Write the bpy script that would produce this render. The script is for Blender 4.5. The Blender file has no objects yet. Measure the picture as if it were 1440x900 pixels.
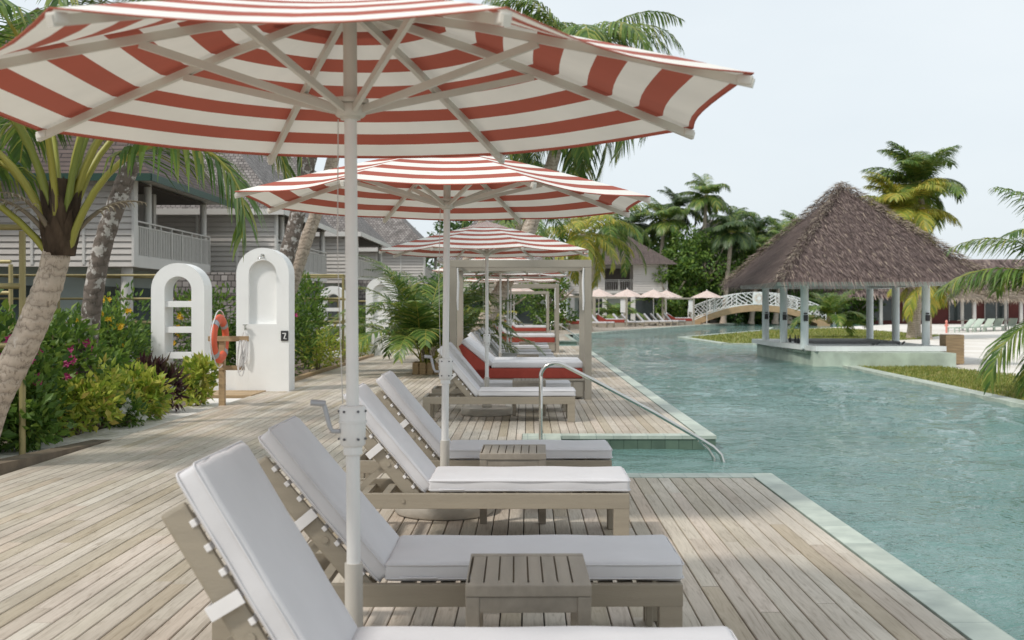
import bpy, bmesh, math, random
from mathutils import Vector, Matrix
R = math.radians
random.seed(7)
scene = bpy.context.scene
col = scene.collection
PI = math.pi
NUM = ['first','second','third','fourth','fifth','sixth','seventh','eighth','ninth','tenth','eleventh','twelfth','thirteenth','fourteenth','fifteenth','sixteenth']

# ------------------------------------------------------------------ materials
def newmat(name):
    m = bpy.data.materials.new(name); m.use_nodes = True
    nt = m.node_tree
    return m, nt, nt.nodes['Principled BSDF']

def N(nt, typ, **kw):
    n = nt.nodes.new(typ)
    for k, v in kw.items():
        if hasattr(n, k): setattr(n, k, v)
    return n

def ramp(nt, stops, interp='LINEAR'):
    n = nt.nodes.new('ShaderNodeValToRGB'); cr = n.color_ramp; cr.interpolation = interp
    while len(cr.elements) > 1: cr.elements.remove(cr.elements[0])
    cr.elements[0].position = stops[0][0]; cr.elements[0].color = (*stops[0][1], 1)
    for p, c in stops[1:]:
        e = cr.elements.new(p); e.color = (*c, 1)
    return n

def simple(name, c, rough=.6, var=.12, scale=6, bump=0.0, bscale=40, metallic=0, spec=.5, stretch=(1,1,1)):
    m, nt, b = newmat(name)
    tc = N(nt, 'ShaderNodeTexCoord'); mp = N(nt, 'ShaderNodeMapping'); mp.inputs['Scale'].default_value = stretch
    nt.links.new(tc.outputs['Object'], mp.inputs[0])
    no = N(nt, 'ShaderNodeTexNoise'); no.inputs['Scale'].default_value = scale; no.inputs['Detail'].default_value = 6
    nt.links.new(mp.outputs[0], no.inputs['Vector'])
    r = ramp(nt, [(.3, tuple(x*(1-var) for x in c)), (.7, tuple(min(1, x*(1+var)) for x in c))])
    nt.links.new(no.outputs['Fac'], r.inputs[0]); nt.links.new(r.outputs[0], b.inputs['Base Color'])
    b.inputs['Roughness'].default_value = rough; b.inputs['Metallic'].default_value = metallic
    b.inputs['Specular IOR Level'].default_value = spec
    if bump:
        n2 = N(nt, 'ShaderNodeTexNoise'); n2.inputs['Scale'].default_value = bscale; n2.inputs['Detail'].default_value = 4
        nt.links.new(mp.outputs[0], n2.inputs['Vector'])
        bp = N(nt, 'ShaderNodeBump'); bp.inputs['Strength'].default_value = bump; bp.inputs['Distance'].default_value = .02
        nt.links.new(n2.outputs['Fac'], bp.inputs['Height']); nt.links.new(bp.outputs[0], b.inputs['Normal'])
    return m

def leafmat(name, stops, rough=.5, transl=.35):
    m, nt, b = newmat(name)
    g = N(nt, 'ShaderNodeNewGeometry')
    r = ramp(nt, stops); nt.links.new(g.outputs['Random Per Island'], r.inputs[0])
    b.inputs['Roughness'].default_value = rough
    nt.links.new(r.outputs[0], b.inputs['Base Color'])
    tr = N(nt, 'ShaderNodeBsdfTranslucent'); mx = N(nt, 'ShaderNodeMixShader'); mx.inputs[0].default_value = transl
    nt.links.new(r.outputs[0], tr.inputs['Color'])
    nt.links.new(b.outputs[0], mx.inputs[1]); nt.links.new(tr.outputs[0], mx.inputs[2])
    nt.links.new(mx.outputs[0], nt.nodes['Material Output'].inputs['Surface'])
    return m

M = {}
def boards_material():
    m, nt, b = newmat('deck_boards')
    g = N(nt, 'ShaderNodeNewGeometry'); tc = N(nt, 'ShaderNodeTexCoord')
    mp = N(nt, 'ShaderNodeMapping'); mp.inputs['Scale'].default_value = (22, 1.3, 22)
    comb = N(nt, 'ShaderNodeVectorMath'); comb.operation = 'ADD'
    sc = N(nt, 'ShaderNodeMath'); sc.operation = 'MULTIPLY'; sc.inputs[1].default_value = 37
    nt.links.new(g.outputs['Random Per Island'], sc.inputs[0])
    cx = N(nt, 'ShaderNodeCombineXYZ'); nt.links.new(sc.outputs[0], cx.inputs[1]); nt.links.new(sc.outputs[0], cx.inputs[2])
    nt.links.new(tc.outputs['Object'], comb.inputs[0]); nt.links.new(cx.outputs[0], comb.inputs[1])
    nt.links.new(comb.outputs[0], mp.inputs[0])
    no = N(nt, 'ShaderNodeTexNoise'); no.inputs['Scale'].default_value = 1.5; no.inputs['Detail'].default_value = 10; no.inputs['Roughness'].default_value = .62; no.inputs['Distortion'].default_value = 2.2
    nt.links.new(mp.outputs[0], no.inputs['Vector'])
    base = ramp(nt, [(0, (.47,.415,.34)), (.2, (.56,.505,.44)), (.45, (.50,.43,.365)), (.62, (.62,.57,.505)), (.8, (.44,.375,.285)), (.9, (.57,.48,.40)), (1, (.59,.52,.46))])
    nt.links.new(g.outputs['Random Per Island'], base.inputs[0])
    gr = ramp(nt, [(.30, (.66,.63,.59)), (.42, (.9,.89,.87)), (.5, (1.0,1.0,.99)), (.72, (1.12,1.12,1.13))])
    nt.links.new(no.outputs['Fac'], gr.inputs[0])
    mu = N(nt, 'ShaderNodeMix'); mu.data_type = 'RGBA'; mu.blend_type = 'MULTIPLY'; mu.inputs[0].default_value = 1
    nt.links.new(base.outputs[0], mu.inputs[6]); nt.links.new(gr.outputs[0], mu.inputs[7])
    # broad weathering patches
    n3 = N(nt, 'ShaderNodeTexNoise'); n3.inputs['Scale'].default_value = .9; n3.inputs['Detail'].default_value = 5
    nt.links.new(tc.outputs['Object'], n3.inputs['Vector'])
    r3 = ramp(nt, [(.33, (.79,.78,.75)), (.62, (1.03,1.02,.99))]); nt.links.new(n3.outputs['Fac'], r3.inputs[0])
    m2 = N(nt, 'ShaderNodeMix'); m2.data_type = 'RGBA'; m2.blend_type = 'MULTIPLY'; m2.inputs[0].default_value = 1
    nt.links.new(mu.outputs[2], m2.inputs[6]); nt.links.new(r3.outputs[0], m2.inputs[7])
    nt.links.new(m2.outputs[2], b.inputs['Base Color'])
    b.inputs['Roughness'].default_value = .68; b.inputs['Specular IOR Level'].default_value = .3
    bp = N(nt, 'ShaderNodeBump'); bp.inputs['Strength'].default_value = .25; bp.inputs['Distance'].default_value = .004
    nt.links.new(no.outputs['Fac'], bp.inputs['Height']); nt.links.new(bp.outputs[0], b.inputs['Normal'])
    return m
M['boards'] = boards_material()
M['deck_dark'] = simple('deck_joist_dark', (.05,.042,.034), .9)

def coping_material(name, c, mortar, bw=.6, bh=.2, rot=PI/2, wallmode=False, rough=.45, mort=.006):
    m, nt, b = newmat(name)
    tc = N(nt, 'ShaderNodeTexCoord'); mp = N(nt, 'ShaderNodeMapping'); mp.inputs['Rotation'].default_value = (0,0,rot)
    if wallmode: mp.inputs['Rotation'].default_value = (PI/2,0,0)
    nt.links.new(tc.outputs['Object'], mp.inputs[0])
    br = N(nt, 'ShaderNodeTexBrick'); br.inputs['Scale'].default_value = 1
    br.inputs['Brick Width'].default_value = bw; br.inputs['Row Height'].default_value = bh; br.inputs['Mortar Size'].default_value = mort
    br.offset = 0
    br.inputs['Color1'].default_value = (*c,1); br.inputs['Color2'].default_value = (*[x*.8 for x in c],1); br.inputs['Mortar'].default_value = (*mortar,1)
    nt.links.new(mp.outputs[0], br.inputs['Vector'])
    no = N(nt, 'ShaderNodeTexNoise'); no.inputs['Scale'].default_value = 5; no.inputs['Detail'].default_value = 6
    nt.links.new(tc.outputs['Object'], no.inputs['Vector'])
    r = ramp(nt, [(.3, (.72,.75,.74)), (.7, (1.08,1.08,1.06))]); nt.links.new(no.outputs['Fac'], r.inputs[0])
    mu = N(nt, 'ShaderNodeMix'); mu.data_type = 'RGBA'; mu.blend_type = 'MULTIPLY'; mu.inputs[0].default_value = 1
    nt.links.new(br.outputs[0], mu.inputs[6]); nt.links.new(r.outputs[0], mu.inputs[7])
    nt.links.new(mu.outputs[2], b.inputs['Base Color']); b.inputs['Roughness'].default_value = rough
    return m
M['coping'] = coping_material('pale_green_stone_coping', (.56,.61,.53), (.36,.42,.37))
M['pooltile'] = coping_material('dark_green_pool_tile', (.13,.19,.14), (.05,.08,.06), .16, .16, 0, True, .25, .004)

def water_material():
    m, nt, b = newmat('pool_water')
    tc = N(nt, 'ShaderNodeTexCoord'); mp = N(nt, 'ShaderNodeMapping'); mp.inputs['Scale'].default_value = (1, 1.05, 1)
    mp.inputs['Rotation'].default_value = (0,0,.25)
    nt.links.new(tc.outputs['Object'], mp.inputs[0])
    a = N(nt, 'ShaderNodeTexNoise'); a.inputs['Scale'].default_value = 9; a.inputs['Detail'].default_value = 3; a.inputs['Distortion'].default_value = 1.0
    c2 = N(nt, 'ShaderNodeTexNoise'); c2.inputs['Scale'].default_value = 1.9; c2.inputs['Detail'].default_value = 3; c2.inputs['Distortion'].default_value = .5
    nt.links.new(mp.outputs[0], a.inputs['Vector']); nt.links.new(mp.outputs[0], c2.inputs['Vector'])
    ad = N(nt, 'ShaderNodeMath'); ad.operation = 'MULTIPLY_ADD'; ad.inputs[1].default_value = 1.5
    f3 = N(nt, 'ShaderNodeTexNoise'); f3.inputs['Scale'].default_value = 24; f3.inputs['Detail'].default_value = 2; f3.inputs['Distortion'].default_value = .8; nt.links.new(mp.outputs[0], f3.inputs['Vector'])
    ad2 = N(nt, 'ShaderNodeMath'); ad2.operation = 'MULTIPLY_ADD'; ad2.inputs[1].default_value = .42; nt.links.new(f3.outputs['Fac'], ad2.inputs[0]); nt.links.new(ad.outputs[0], ad2.inputs[2])
    nt.links.new(c2.outputs['Fac'], ad.inputs[0]); nt.links.new(a.outputs['Fac'], ad.inputs[2])
    lf = N(nt, 'ShaderNodeTexNoise'); lf.inputs['Scale'].default_value = .22; lf.inputs['Detail'].default_value = 3; nt.links.new(tc.outputs['Object'], lf.inputs['Vector'])
    lr = ramp(nt, [(.38,(.35,)*3),(.62,(1,1,1))]); nt.links.new(lf.outputs['Fac'], lr.inputs[0])
    bp = N(nt, 'ShaderNodeBump'); nt.links.new(lr.outputs[0], bp.inputs['Strength']); bp.inputs['Distance'].default_value = .05
    nt.links.new(ad2.outputs[0], bp.inputs['Height']); nt.links.new(bp.outputs[0], b.inputs['Normal'])
    n3 = N(nt, 'ShaderNodeTexNoise'); n3.inputs['Scale'].default_value = .35; n3.inputs['Detail'].default_value = 4
    nt.links.new(mp.outputs[0], n3.inputs['Vector'])
    r = ramp(nt, [(.35, (.085,.185,.163)), (.65, (.14,.25,.228))]); nt.links.new(n3.outputs['Fac'], r.inputs[0])
    nt.links.new(r.outputs[0], b.inputs['Base Color'])
    b.inputs['Roughness'].default_value = .03; b.inputs['IOR'].default_value = 1.42
    return m
M['water'] = water_material()

def brick_uv(name, c1, c2, mortar, bw, rh, ms=.01, bump=.5, rough=.85, offset=.5, var=.3):
    m, nt, b = newmat(name)
    uv = N(nt, 'ShaderNodeUVMap')
    br = N(nt, 'ShaderNodeTexBrick'); br.inputs['Scale'].default_value = 1; br.offset = offset
    br.inputs['Brick Width'].default_value = bw; br.inputs['Row Height'].default_value = rh; br.inputs['Mortar Size'].default_value = ms
    br.inputs['Mortar Smooth'].default_value = .2
    br.inputs['Color1'].default_value = (*c1,1); br.inputs['Color2'].default_value = (*c2,1); br.inputs['Mortar'].default_value = (*mortar,1)
    nt.links.new(uv.outputs[0], br.inputs['Vector'])
    no = N(nt, 'ShaderNodeTexNoise'); no.inputs['Scale'].default_value = 1.7; no.inputs['Detail'].default_value = 8
    nt.links.new(uv.outputs[0], no.inputs['Vector'])
    r = ramp(nt, [(.3, (1-var,)*3), (.7, (1+var,)*3)]); nt.links.new(no.outputs['Fac'], r.inputs[0])
    mu = N(nt, 'ShaderNodeMix'); mu.data_type = 'RGBA'; mu.blend_type = 'MULTIPLY'; mu.inputs[0].default_value = 1
    nt.links.new(br.outputs[0], mu.inputs[6]); nt.links.new(r.outputs[0], mu.inputs[7]); nt.links.new(mu.outputs[2], b.inputs['Base Color'])
    bp = N(nt, 'ShaderNodeBump'); bp.invert = True; bp.inputs['Strength'].default_value = bump; bp.inputs['Distance'].default_value = .04
    nt.links.new(br.outputs['Fac'], bp.inputs['Height']); nt.links.new(bp.outputs[0], b.inputs['Normal'])
    b.inputs['Roughness'].default_value = rough
    return m
M['shingle'] = brick_uv('grey_wood_shingles', (.17,.15,.14), (.30,.272,.258), (.05,.044,.04), .17, .15, .013)
M['shingle_brown'] = brick_uv('brown_roof_tiles', (.10,.073,.064), (.13,.096,.085), (.03,.022,.02), .9, .16, .02, var=.2)

def canopy_material(name, red, white):
    m, nt, b = newmat(name)
    uv = N(nt, 'ShaderNodeUVMap'); sp = N(nt, 'ShaderNodeSeparateXYZ'); nt.links.new(uv.outputs[0], sp.inputs[0])
    a = N(nt, 'ShaderNodeMath'); a.operation = 'MULTIPLY_ADD'; a.inputs[1].default_value = -6.2; a.inputs[2].default_value = 6.2 - .62 + 10
    nt.links.new(sp.outputs[1], a.inputs[0])
    f = N(nt, 'ShaderNodeMath'); f.operation = 'FRACT'; nt.links.new(a.outputs[0], f.inputs[0])
    r = ramp(nt, [(0, red), (.47, red), (.475, white)], 'CONSTANT'); nt.links.new(f.outputs[0], r.inputs[0])
    # fabric weave
    no = N(nt, 'ShaderNodeTexNoise'); no.inputs['Scale'].default_value = 3; no.inputs['Detail'].default_value = 5
    nt.links.new(uv.outputs[0], no.inputs['Vector'])
    rr = ramp(nt, [(.3, (.92,.92,.92)), (.7, (1.04,1.04,1.04))]); nt.links.new(no.outputs['Fac'], rr.inputs[0])
    mu = N(nt, 'ShaderNodeMix'); mu.data_type = 'RGBA'; mu.blend_type = 'MULTIPLY'; mu.inputs[0].default_value = 1
    nt.links.new(r.outputs[0], mu.inputs[6]); nt.links.new(rr.outputs[0], mu.inputs[7])
    nt.links.new(mu.outputs[2], b.inputs['Base Color']); b.inputs['Roughness'].default_value = .8
    tr = N(nt, 'ShaderNodeBsdfTranslucent'); mx = N(nt, 'ShaderNodeMixShader'); mx.inputs[0].default_value = .14
    nt.links.new(mu.outputs[2], tr.inputs['Color'])
    nt.links.new(b.outputs[0], mx.inputs[1]); nt.links.new(tr.outputs[0], mx.inputs[2])
    nt.links.new(mx.outputs[0], nt.nodes['Material Output'].inputs['Surface'])
    return m
M['canopy'] = canopy_material('red_white_striped_canvas', (.40,.095,.06), (.85,.82,.76))
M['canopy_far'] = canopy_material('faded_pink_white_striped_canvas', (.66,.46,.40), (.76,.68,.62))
M['canopy_trim'] = simple('red_canvas_piping', (.42,.11,.07), .8)
M['pole'] = simple('white_painted_pole', (.74,.73,.71), .35, .04)
M['sleeve'] = simple('beige_metal_sleeve', (.52,.49,.44), .4, .05)
M['ribs'] = simple('cream_umbrella_ribs', (.60,.57,.51), .45, .05)
M['discbase'] = simple('concrete_umbrella_base', (.46,.42,.36), .7, .12, 8, .2)
M['furn'] = simple('taupe_painted_wood', (.315,.272,.208), .5, .1, 3, .15, 60, stretch=(.6,6,6))
M['furn_dark'] = simple('taupe_wood_table', (.30,.258,.205), .5, .14, 3, .2, 60, stretch=(6,.6,6))
M['cabana'] = simple('taupe_cabana_wood', (.34,.305,.25), .6, .06, 3, .1, 50)
M['cushion'] = simple('off_white_cushion_fabric', (.63,.62,.63), .92, .035, 4, .22, 7, spec=.15)
M['strap'] = simple('white_webbing_strap', (.75,.73,.72), .8, .05)
M['red'] = simple('brick_red_mattress_fabric', (.33,.062,.045), .85, .08, 10, .15, 120, spec=.2)
M['screw'] = simple('dark_steel_screw', (.12,.12,.13), .4, .05, metallic=.8)
M['chrome'] = simple('stainless_steel_rail', (.62,.60,.56), .18, .03, metallic=1)
M['white'] = simple('white_stucco', (.86,.86,.845), .75, .04, 1.6, .08, 34)
M['brass'] = simple('brass_painted_tube', (.36,.30,.14), .45, .1, metallic=.25)
M['timber'] = simple('natural_timber', (.42,.29,.16), .6, .2, 3, .2, 50, stretch=(1,1,8))
M['ring'] = simple('orange_red_life_ring', (.75,.13,.06), .5, .08)
M['clap'] = simple('warm_grey_clapboard', (.58,.545,.51), .6, .04, 2)
M['clap_light'] = simple('pale_grey_trim', (.66,.64,.61), .55, .04, 2)
M['rail'] = simple('grey_balcony_railing', (.58,.56,.53), .55, .05)
M['house_in'] = simple('balcony_dark_interior', (.10,.085,.075), .8, .2, 1)
M['glass'] = simple('dark_window_glass', (.07,.09,.09), .08, .2, 1)
M['ground_wall'] = simple('pale_green_ground_floor_wall', (.42,.48,.455), .6, .06, 1)
M['fascia'] = simple('dark_green_fascia', (.015,.055,.038), .5, .1)
M['gazebo_col'] = simple('pale_blue_grey_column', (.76,.82,.81), .5, .05, 2)
M['gazebo_white'] = simple('white_counter', (.82,.84,.82), .45, .04)
M['greenwall'] = simple('pale_green_plaster', (.43,.50,.42), .6, .22, 2.2, .2, 20)
M['darkbar'] = simple('grey_bar_counter', (.16,.16,.16), .5, .2)
M['black'] = simple('black_plastic', (.03,.03,.032), .4, .1)
M['glyph'] = simple('white_glyph_paint', (.8,.8,.8), .5, .02)
def bark_material(name, c, dark, pale, rings=9, lich=.5):
    m, nt, b = newmat(name)
    tc = N(nt,'ShaderNodeTexCoord'); mp = N(nt,'ShaderNodeMapping'); mp.inputs['Scale'].default_value=(1,1,1); nt.links.new(tc.outputs['Object'],mp.inputs[0])
    wv = N(nt,'ShaderNodeTexWave'); wv.bands_direction='Z'; wv.inputs['Scale'].default_value=rings*.3; wv.inputs['Distortion'].default_value=7; wv.inputs['Detail'].default_value=4; wv.inputs['Detail Scale'].default_value=3
    nt.links.new(mp.outputs[0],wv.inputs['Vector'])
    r1 = ramp(nt,[(0,tuple(x*.5+y*.5 for x,y in zip(dark,c))),(.07,tuple(x*.88 for x in c)),(.5,c),(1,tuple(x*1.06 for x in c))]); nt.links.new(wv.outputs['Fac'],r1.inputs[0])
    mp2 = N(nt,'ShaderNodeMapping'); mp2.inputs['Scale'].default_value=(1,1,.45); nt.links.new(tc.outputs['Object'],mp2.inputs[0])
    no = N(nt,'ShaderNodeTexNoise'); no.inputs['Scale'].default_value=26; no.inputs['Detail'].default_value=6; no.inputs['Roughness'].default_value=.7; nt.links.new(mp2.outputs[0],no.inputs['Vector'])
    r2 = ramp(nt,[(.36,(.45,.43,.4)),(.46,(1,1,1)),(.6,(1.05,1.05,1.05))]); nt.links.new(no.outputs['Fac'],r2.inputs[0])
    mu = N(nt,'ShaderNodeMix'); mu.data_type='RGBA'; mu.blend_type='MULTIPLY'; mu.inputs[0].default_value=.8; nt.links.new(r1.outputs[0],mu.inputs[6]); nt.links.new(r2.outputs[0],mu.inputs[7])
    n3 = N(nt,'ShaderNodeTexNoise'); n3.inputs['Scale'].default_value=8; n3.inputs['Detail'].default_value=7; n3.inputs['Roughness'].default_value=.65; nt.links.new(tc.outputs['Object'],n3.inputs['Vector'])
    r3 = ramp(nt,[(lich,(0,0,0)),(lich+.05,(1,1,1))]); nt.links.new(n3.outputs['Fac'],r3.inputs[0])
    m2 = N(nt,'ShaderNodeMix'); m2.data_type='RGBA'; nt.links.new(r3.outputs[0],m2.inputs[0]); nt.links.new(mu.outputs[2],m2.inputs[6]); m2.inputs[7].default_value=(*pale,1)
    nt.links.new(m2.outputs[2],b.inputs['Base Color']); b.inputs['Roughness'].default_value=.92
    bp = N(nt,'ShaderNodeBump'); bp.inputs['Strength'].default_value=.55; bp.inputs['Distance'].default_value=.012
    ad = N(nt,'ShaderNodeMath'); ad.operation='MULTIPLY_ADD'; ad.inputs[1].default_value=.5; nt.links.new(no.outputs['Fac'],ad.inputs[0]); nt.links.new(wv.outputs['Fac'],ad.inputs[2])
    nt.links.new(ad.outputs[0],bp.inputs['Height']); nt.links.new(bp.outputs[0],b.inputs['Normal'])
    return m
M['bark'] = bark_material('palm_bark', (.47,.39,.315), (.13,.10,.075), (.60,.53,.46), 9, .60)
M['bark_dark'] = bark_material('dark_lichen_bark', (.16,.13,.11), (.05,.04,.03), (.48,.45,.42), 7, .53)
M['fibre'] = simple('palm_fibre_sheath', (.13,.09,.06), .95, .6, 9, .8, 30, stretch=(1,1,.3))
M['rachis'] = leafmat('palm_stalk', [(0,(.27,.29,.05)),(.5,(.38,.34,.06)),(1,(.19,.25,.05))], .45, .05)
M['frond'] = leafmat('palm_frond_green', [(0,(.055,.12,.025)),(.4,(.11,.20,.04)),(.75,(.19,.28,.05)),(1,(.34,.34,.08))], .4, .3)
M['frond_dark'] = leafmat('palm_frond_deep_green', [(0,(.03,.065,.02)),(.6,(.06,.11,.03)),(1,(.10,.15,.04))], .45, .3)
M['frond_yellow'] = leafmat('palm_frond_yellow_green', [(0,(.18,.24,.035)),(.5,(.34,.37,.055)),(1,(.58,.44,.07))], .45, .35)
M['dead'] = leafmat('dry_frond', [(0,(.22,.18,.13)),(1,(.38,.33,.25))], .9, .1)
M['leaf_mid'] = leafmat('leaf_mid_green', [(0,(.05,.115,.02)),(.5,(.12,.22,.035)),(1,(.23,.33,.05))])
M['leaf_yellow'] = leafmat('leaf_yellow_green', [(0,(.14,.24,.03)),(.3,(.32,.42,.05)),(.7,(.52,.56,.09)),(.88,(.60,.56,.12)),(.94,(.50,.36,.10)),(1,(.14,.25,.04))])
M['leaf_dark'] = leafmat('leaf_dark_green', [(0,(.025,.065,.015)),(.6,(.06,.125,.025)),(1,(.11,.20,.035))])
M['leaf_purple'] = leafmat('leaf_purple', [(0,(.045,.015,.02)),(.6,(.09,.035,.04)),(1,(.10,.12,.03))])
M['flower_pink'] = leafmat('magenta_petals', [(0,(.50,.03,.18)),(1,(.65,.10,.30))])
M['flower_yellow'] = leafmat('yellow_petals', [(0,(.75,.42,.01)),(1,(.80,.55,.03))])
M['flower_white'] = leafmat('white_petals', [(0,(.75,.75,.7)),(1,(.85,.85,.82))])
M['stem'] = simple('woody_stem', (.16,.12,.08), .9, .3)
M['soil'] = simple('garden_soil', (.16,.12,.085), .95, .4, 3, .5, 10)
M['thatch'] = leafmat('thatch_strands', [(0,(.05,.034,.031)),(.35,(.125,.088,.08)),(.7,(.20,.148,.134)),(.9,(.28,.215,.185)),(1,(.40,.32,.24))], .95, 0)
M['thatch_tan'] = leafmat('pale_thatch_strands', [(0,(.22,.18,.14)),(.6,(.34,.28,.22)),(1,(.45,.38,.30))], .95, 0)
M['darkred'] = simple('dark_red_wall', (.17,.045,.04), .7, .15, 1)
M['steel'] = simple('galvanised_steel', (.42,.43,.45), .5, .08, metallic=.3)
M['pink'] = simple('pink_hydrant', (.7,.25,.2), .5, .1)
M['sheet_white'] = simple('white_cloth', (.75,.74,.73), .85, .04)

def sand_material():
    m, nt, b = newmat('white_sand')
    tc = N(nt, 'ShaderNodeTexCoord')
    no = N(nt, 'ShaderNodeTexNoise'); no.inputs['Scale'].default_value = .6; no.inputs['Detail'].default_value = 10
    n2 = N(nt, 'ShaderNodeTexNoise'); n2.inputs['Scale'].default_value = 5; n2.inputs['Detail'].default_value = 8
    nt.links.new(tc.outputs['Object'], no.inputs['Vector']); nt.links.new(tc.outputs['Object'], n2.inputs['Vector'])
    r = ramp(nt, [(.3, (.64,.59,.52)), (.65, (.78,.74,.69))]); nt.links.new(no.outputs['Fac'], r.inputs[0])
    nt.links.new(r.outputs[0], b.inputs['Base Color']); b.inputs['Roughness'].default_value = .95
    bp = N(nt, 'ShaderNodeBump'); bp.inputs['Strength'].default_value = .8; bp.inputs['Distance'].default_value = .08
    nt.links.new(n2.outputs['Fac'], bp.inputs['Height']); nt.links.new(bp.outputs[0], b.inputs['Normal'])
    return m
M['sand'] = sand_material()
def lawn_material():
    m, nt, b = newmat('lawn_soil')
    tc = N(nt, 'ShaderNodeTexCoord'); no = N(nt, 'ShaderNodeTexNoise'); no.inputs['Scale'].default_value = 1.4; no.inputs['Detail'].default_value = 9
    nt.links.new(tc.outputs['Object'], no.inputs['Vector'])
    r = ramp(nt, [(.3, (.12,.14,.03)), (.55, (.22,.24,.05)), (.72, (.34,.29,.14))]); nt.links.new(no.outputs['Fac'], r.inputs[0])
    nt.links.new(r.outputs[0], b.inputs['Base Color']); b.inputs['Roughness'].default_value = .95
    return m
M['lawn'] = lawn_material()
M['grass'] = leafmat('grass_blades', [(0,(.12,.17,.03)),(.5,(.22,.25,.045)),(.85,(.34,.33,.08)),(1,(.42,.34,.16))], .7, .25)

def planks_far():
    m, nt, b = newmat('far_deck_planks')
    tc = N(nt, 'ShaderNodeTexCoord'); mp = N(nt, 'ShaderNodeMapping'); mp.inputs['Rotation'].default_value = (0,0,PI/2)
    nt.links.new(tc.outputs['Object'], mp.inputs[0])
    br = N(nt, 'ShaderNodeTexBrick'); br.inputs['Scale'].default_value = 1; br.inputs['Brick Width'].default_value = 3; br.inputs['Row Height'].default_value = .14; br.inputs['Mortar Size'].default_value = .006
    br.inputs['Color1'].default_value = (.44,.38,.31,1); br.inputs['Color2'].default_value = (.36,.30,.24,1); br.inputs['Mortar'].default_value = (.1,.08,.06,1)
    nt.links.new(mp.outputs[0], br.inputs['Vector']); nt.links.new(br.outputs[0], b.inputs['Base Color'])
    b.inputs['Roughness'].default_value = .7
    return m
M['planks_far'] = planks_far()

# ------------------------------------------------------------------ mesh builder
class MB:
    def __init__(s): s.v=[]; s.f=[]; s.m=[]; s.uv=[]; s.sm=[]
    def face(s, pts, mi=0, uv=None, smooth=False):
        b = len(s.v); s.v.extend([tuple(p) for p in pts]); s.f.append(tuple(range(b, b+len(pts)))); s.m.append(mi); s.uv.append(uv); s.sm.append(smooth)
    def grid(s, rows, mi=0, uvs=None, smooth=True, closed=False):
        b = len(s.v); n = len(rows[0])
        for r in rows: s.v.extend([tuple(p) for p in r])
        for i in range(len(rows)-1):
            for j in range(n if closed else n-1):
                k = (j+1) % n
                s.f.append((b+i*n+j, b+i*n+k, b+(i+1)*n+k, b+(i+1)*n+j)); s.m.append(mi); s.sm.append(smooth)
                s.uv.append([uvs[i][j], uvs[i][k], uvs[i+1][k], uvs[i+1][j]] if uvs else None)
    def box(s, c, d, mi=0, mat=None, bev=0):
        bm = bmesh.new(); bmesh.ops.create_cube(bm, size=1)
        for v in bm.verts: v.co = Vector((v.co.x*d[0], v.co.y*d[1], v.co.z*d[2]))
        if bev: bmesh.ops.bevel(bm, geom=bm.edges[:], offset=bev, segments=2, affect='EDGES', profile=.6)
        T = Matrix.Translation(c)
        if mat is not None: T = T @ mat
        s.bm(bm, T, mi)
    def bm(s, bm, T=Matrix(), mi=0, smooth=False):
        b = len(s.v)
        bm.verts.index_update()
        s.v.extend([tuple(T @ v.co) for v in bm.verts])
        for f in bm.faces:
            s.f.append(tuple(b+v.index for v in f.verts)); s.m.append(mi); s.uv.append(None); s.sm.append(smooth)
        bm.free()
    def b2(s, x0,x1,y0,y1,z0,z1, mi=0, bev=0):
        s.box(((x0+x1)/2,(y0+y1)/2,(z0+z1)/2), (abs(x1-x0),abs(y1-y0),abs(z1-z0)), mi, None, bev)
    def tube(s, pts, r, n=8, mi=0, cap=True, smooth=True, squash=None):
        pts = [Vector(p) for p in pts]
        if not isinstance(r, (list,tuple)): r = [r]*len(pts)
        rows = []
        up = Vector((0,0,1))
        t0 = (pts[1]-pts[0]).normalized()
        side = t0.cross(up)
        if side.length < .05: side = Vector((1,0,0))
        side.normalize()
        for i, p in enumerate(pts):
            t = (pts[min(i+1,len(pts)-1)]-pts[max(i-1,0)]).normalized()
            side = (side - t*side.dot(t))
            if side.length < 1e-4: side = t.orthogonal()
            side.normalize(); w = t.cross(side)
            rows.append([p + (side*math.cos(2*PI*k/n) + w*math.sin(2*PI*k/n))*r[i] for k in range(n)])
        s.grid(rows, mi, None, smooth, True)
        if cap:
            s.face(list(reversed(rows[0])), mi); s.face(rows[-1], mi)
    def bar(s, a, b, w, h, mi=0, bev=0):
        a = Vector(a); b = Vector(b); d = b-a; L = d.length
        z = d.normalized(); x = Vector((0,0,1)).cross(z)
        if x.length < .01: x = Vector((1,0,0))
        x.normalize(); y = z.cross(x)
        T = Matrix((x,y,z)).transposed().to_4x4()
        s.box((a+b)/2, (w,h,L), mi, T, bev)
    def build(s, name, mats, parent=None, loc=None):
        me = bpy.data.meshes.new(name); me.from_pydata(s.v, [], s.f)
        if not isinstance(mats, (list,tuple)): mats = [mats]
        for m in mats: me.materials.append(m)
        me.polygons.foreach_set('material_index', s.m); me.polygons.foreach_set('use_smooth', s.sm)
        if any(u is not None for u in s.uv):
            lay = me.uv_layers.new(name='UVMap'); i = 0; flat = []
            for f, u in zip(s.f, s.uv):
                for k in range(len(f)): flat.extend(u[k] if u else (0,0))
            lay.data.foreach_set('uv', flat)
        me.update()
        o = bpy.data.objects.new(name, me); col.objects.link(o)
        if parent is not None: o.parent = parent
        if loc is not None: o.location = loc
        return o

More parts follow.
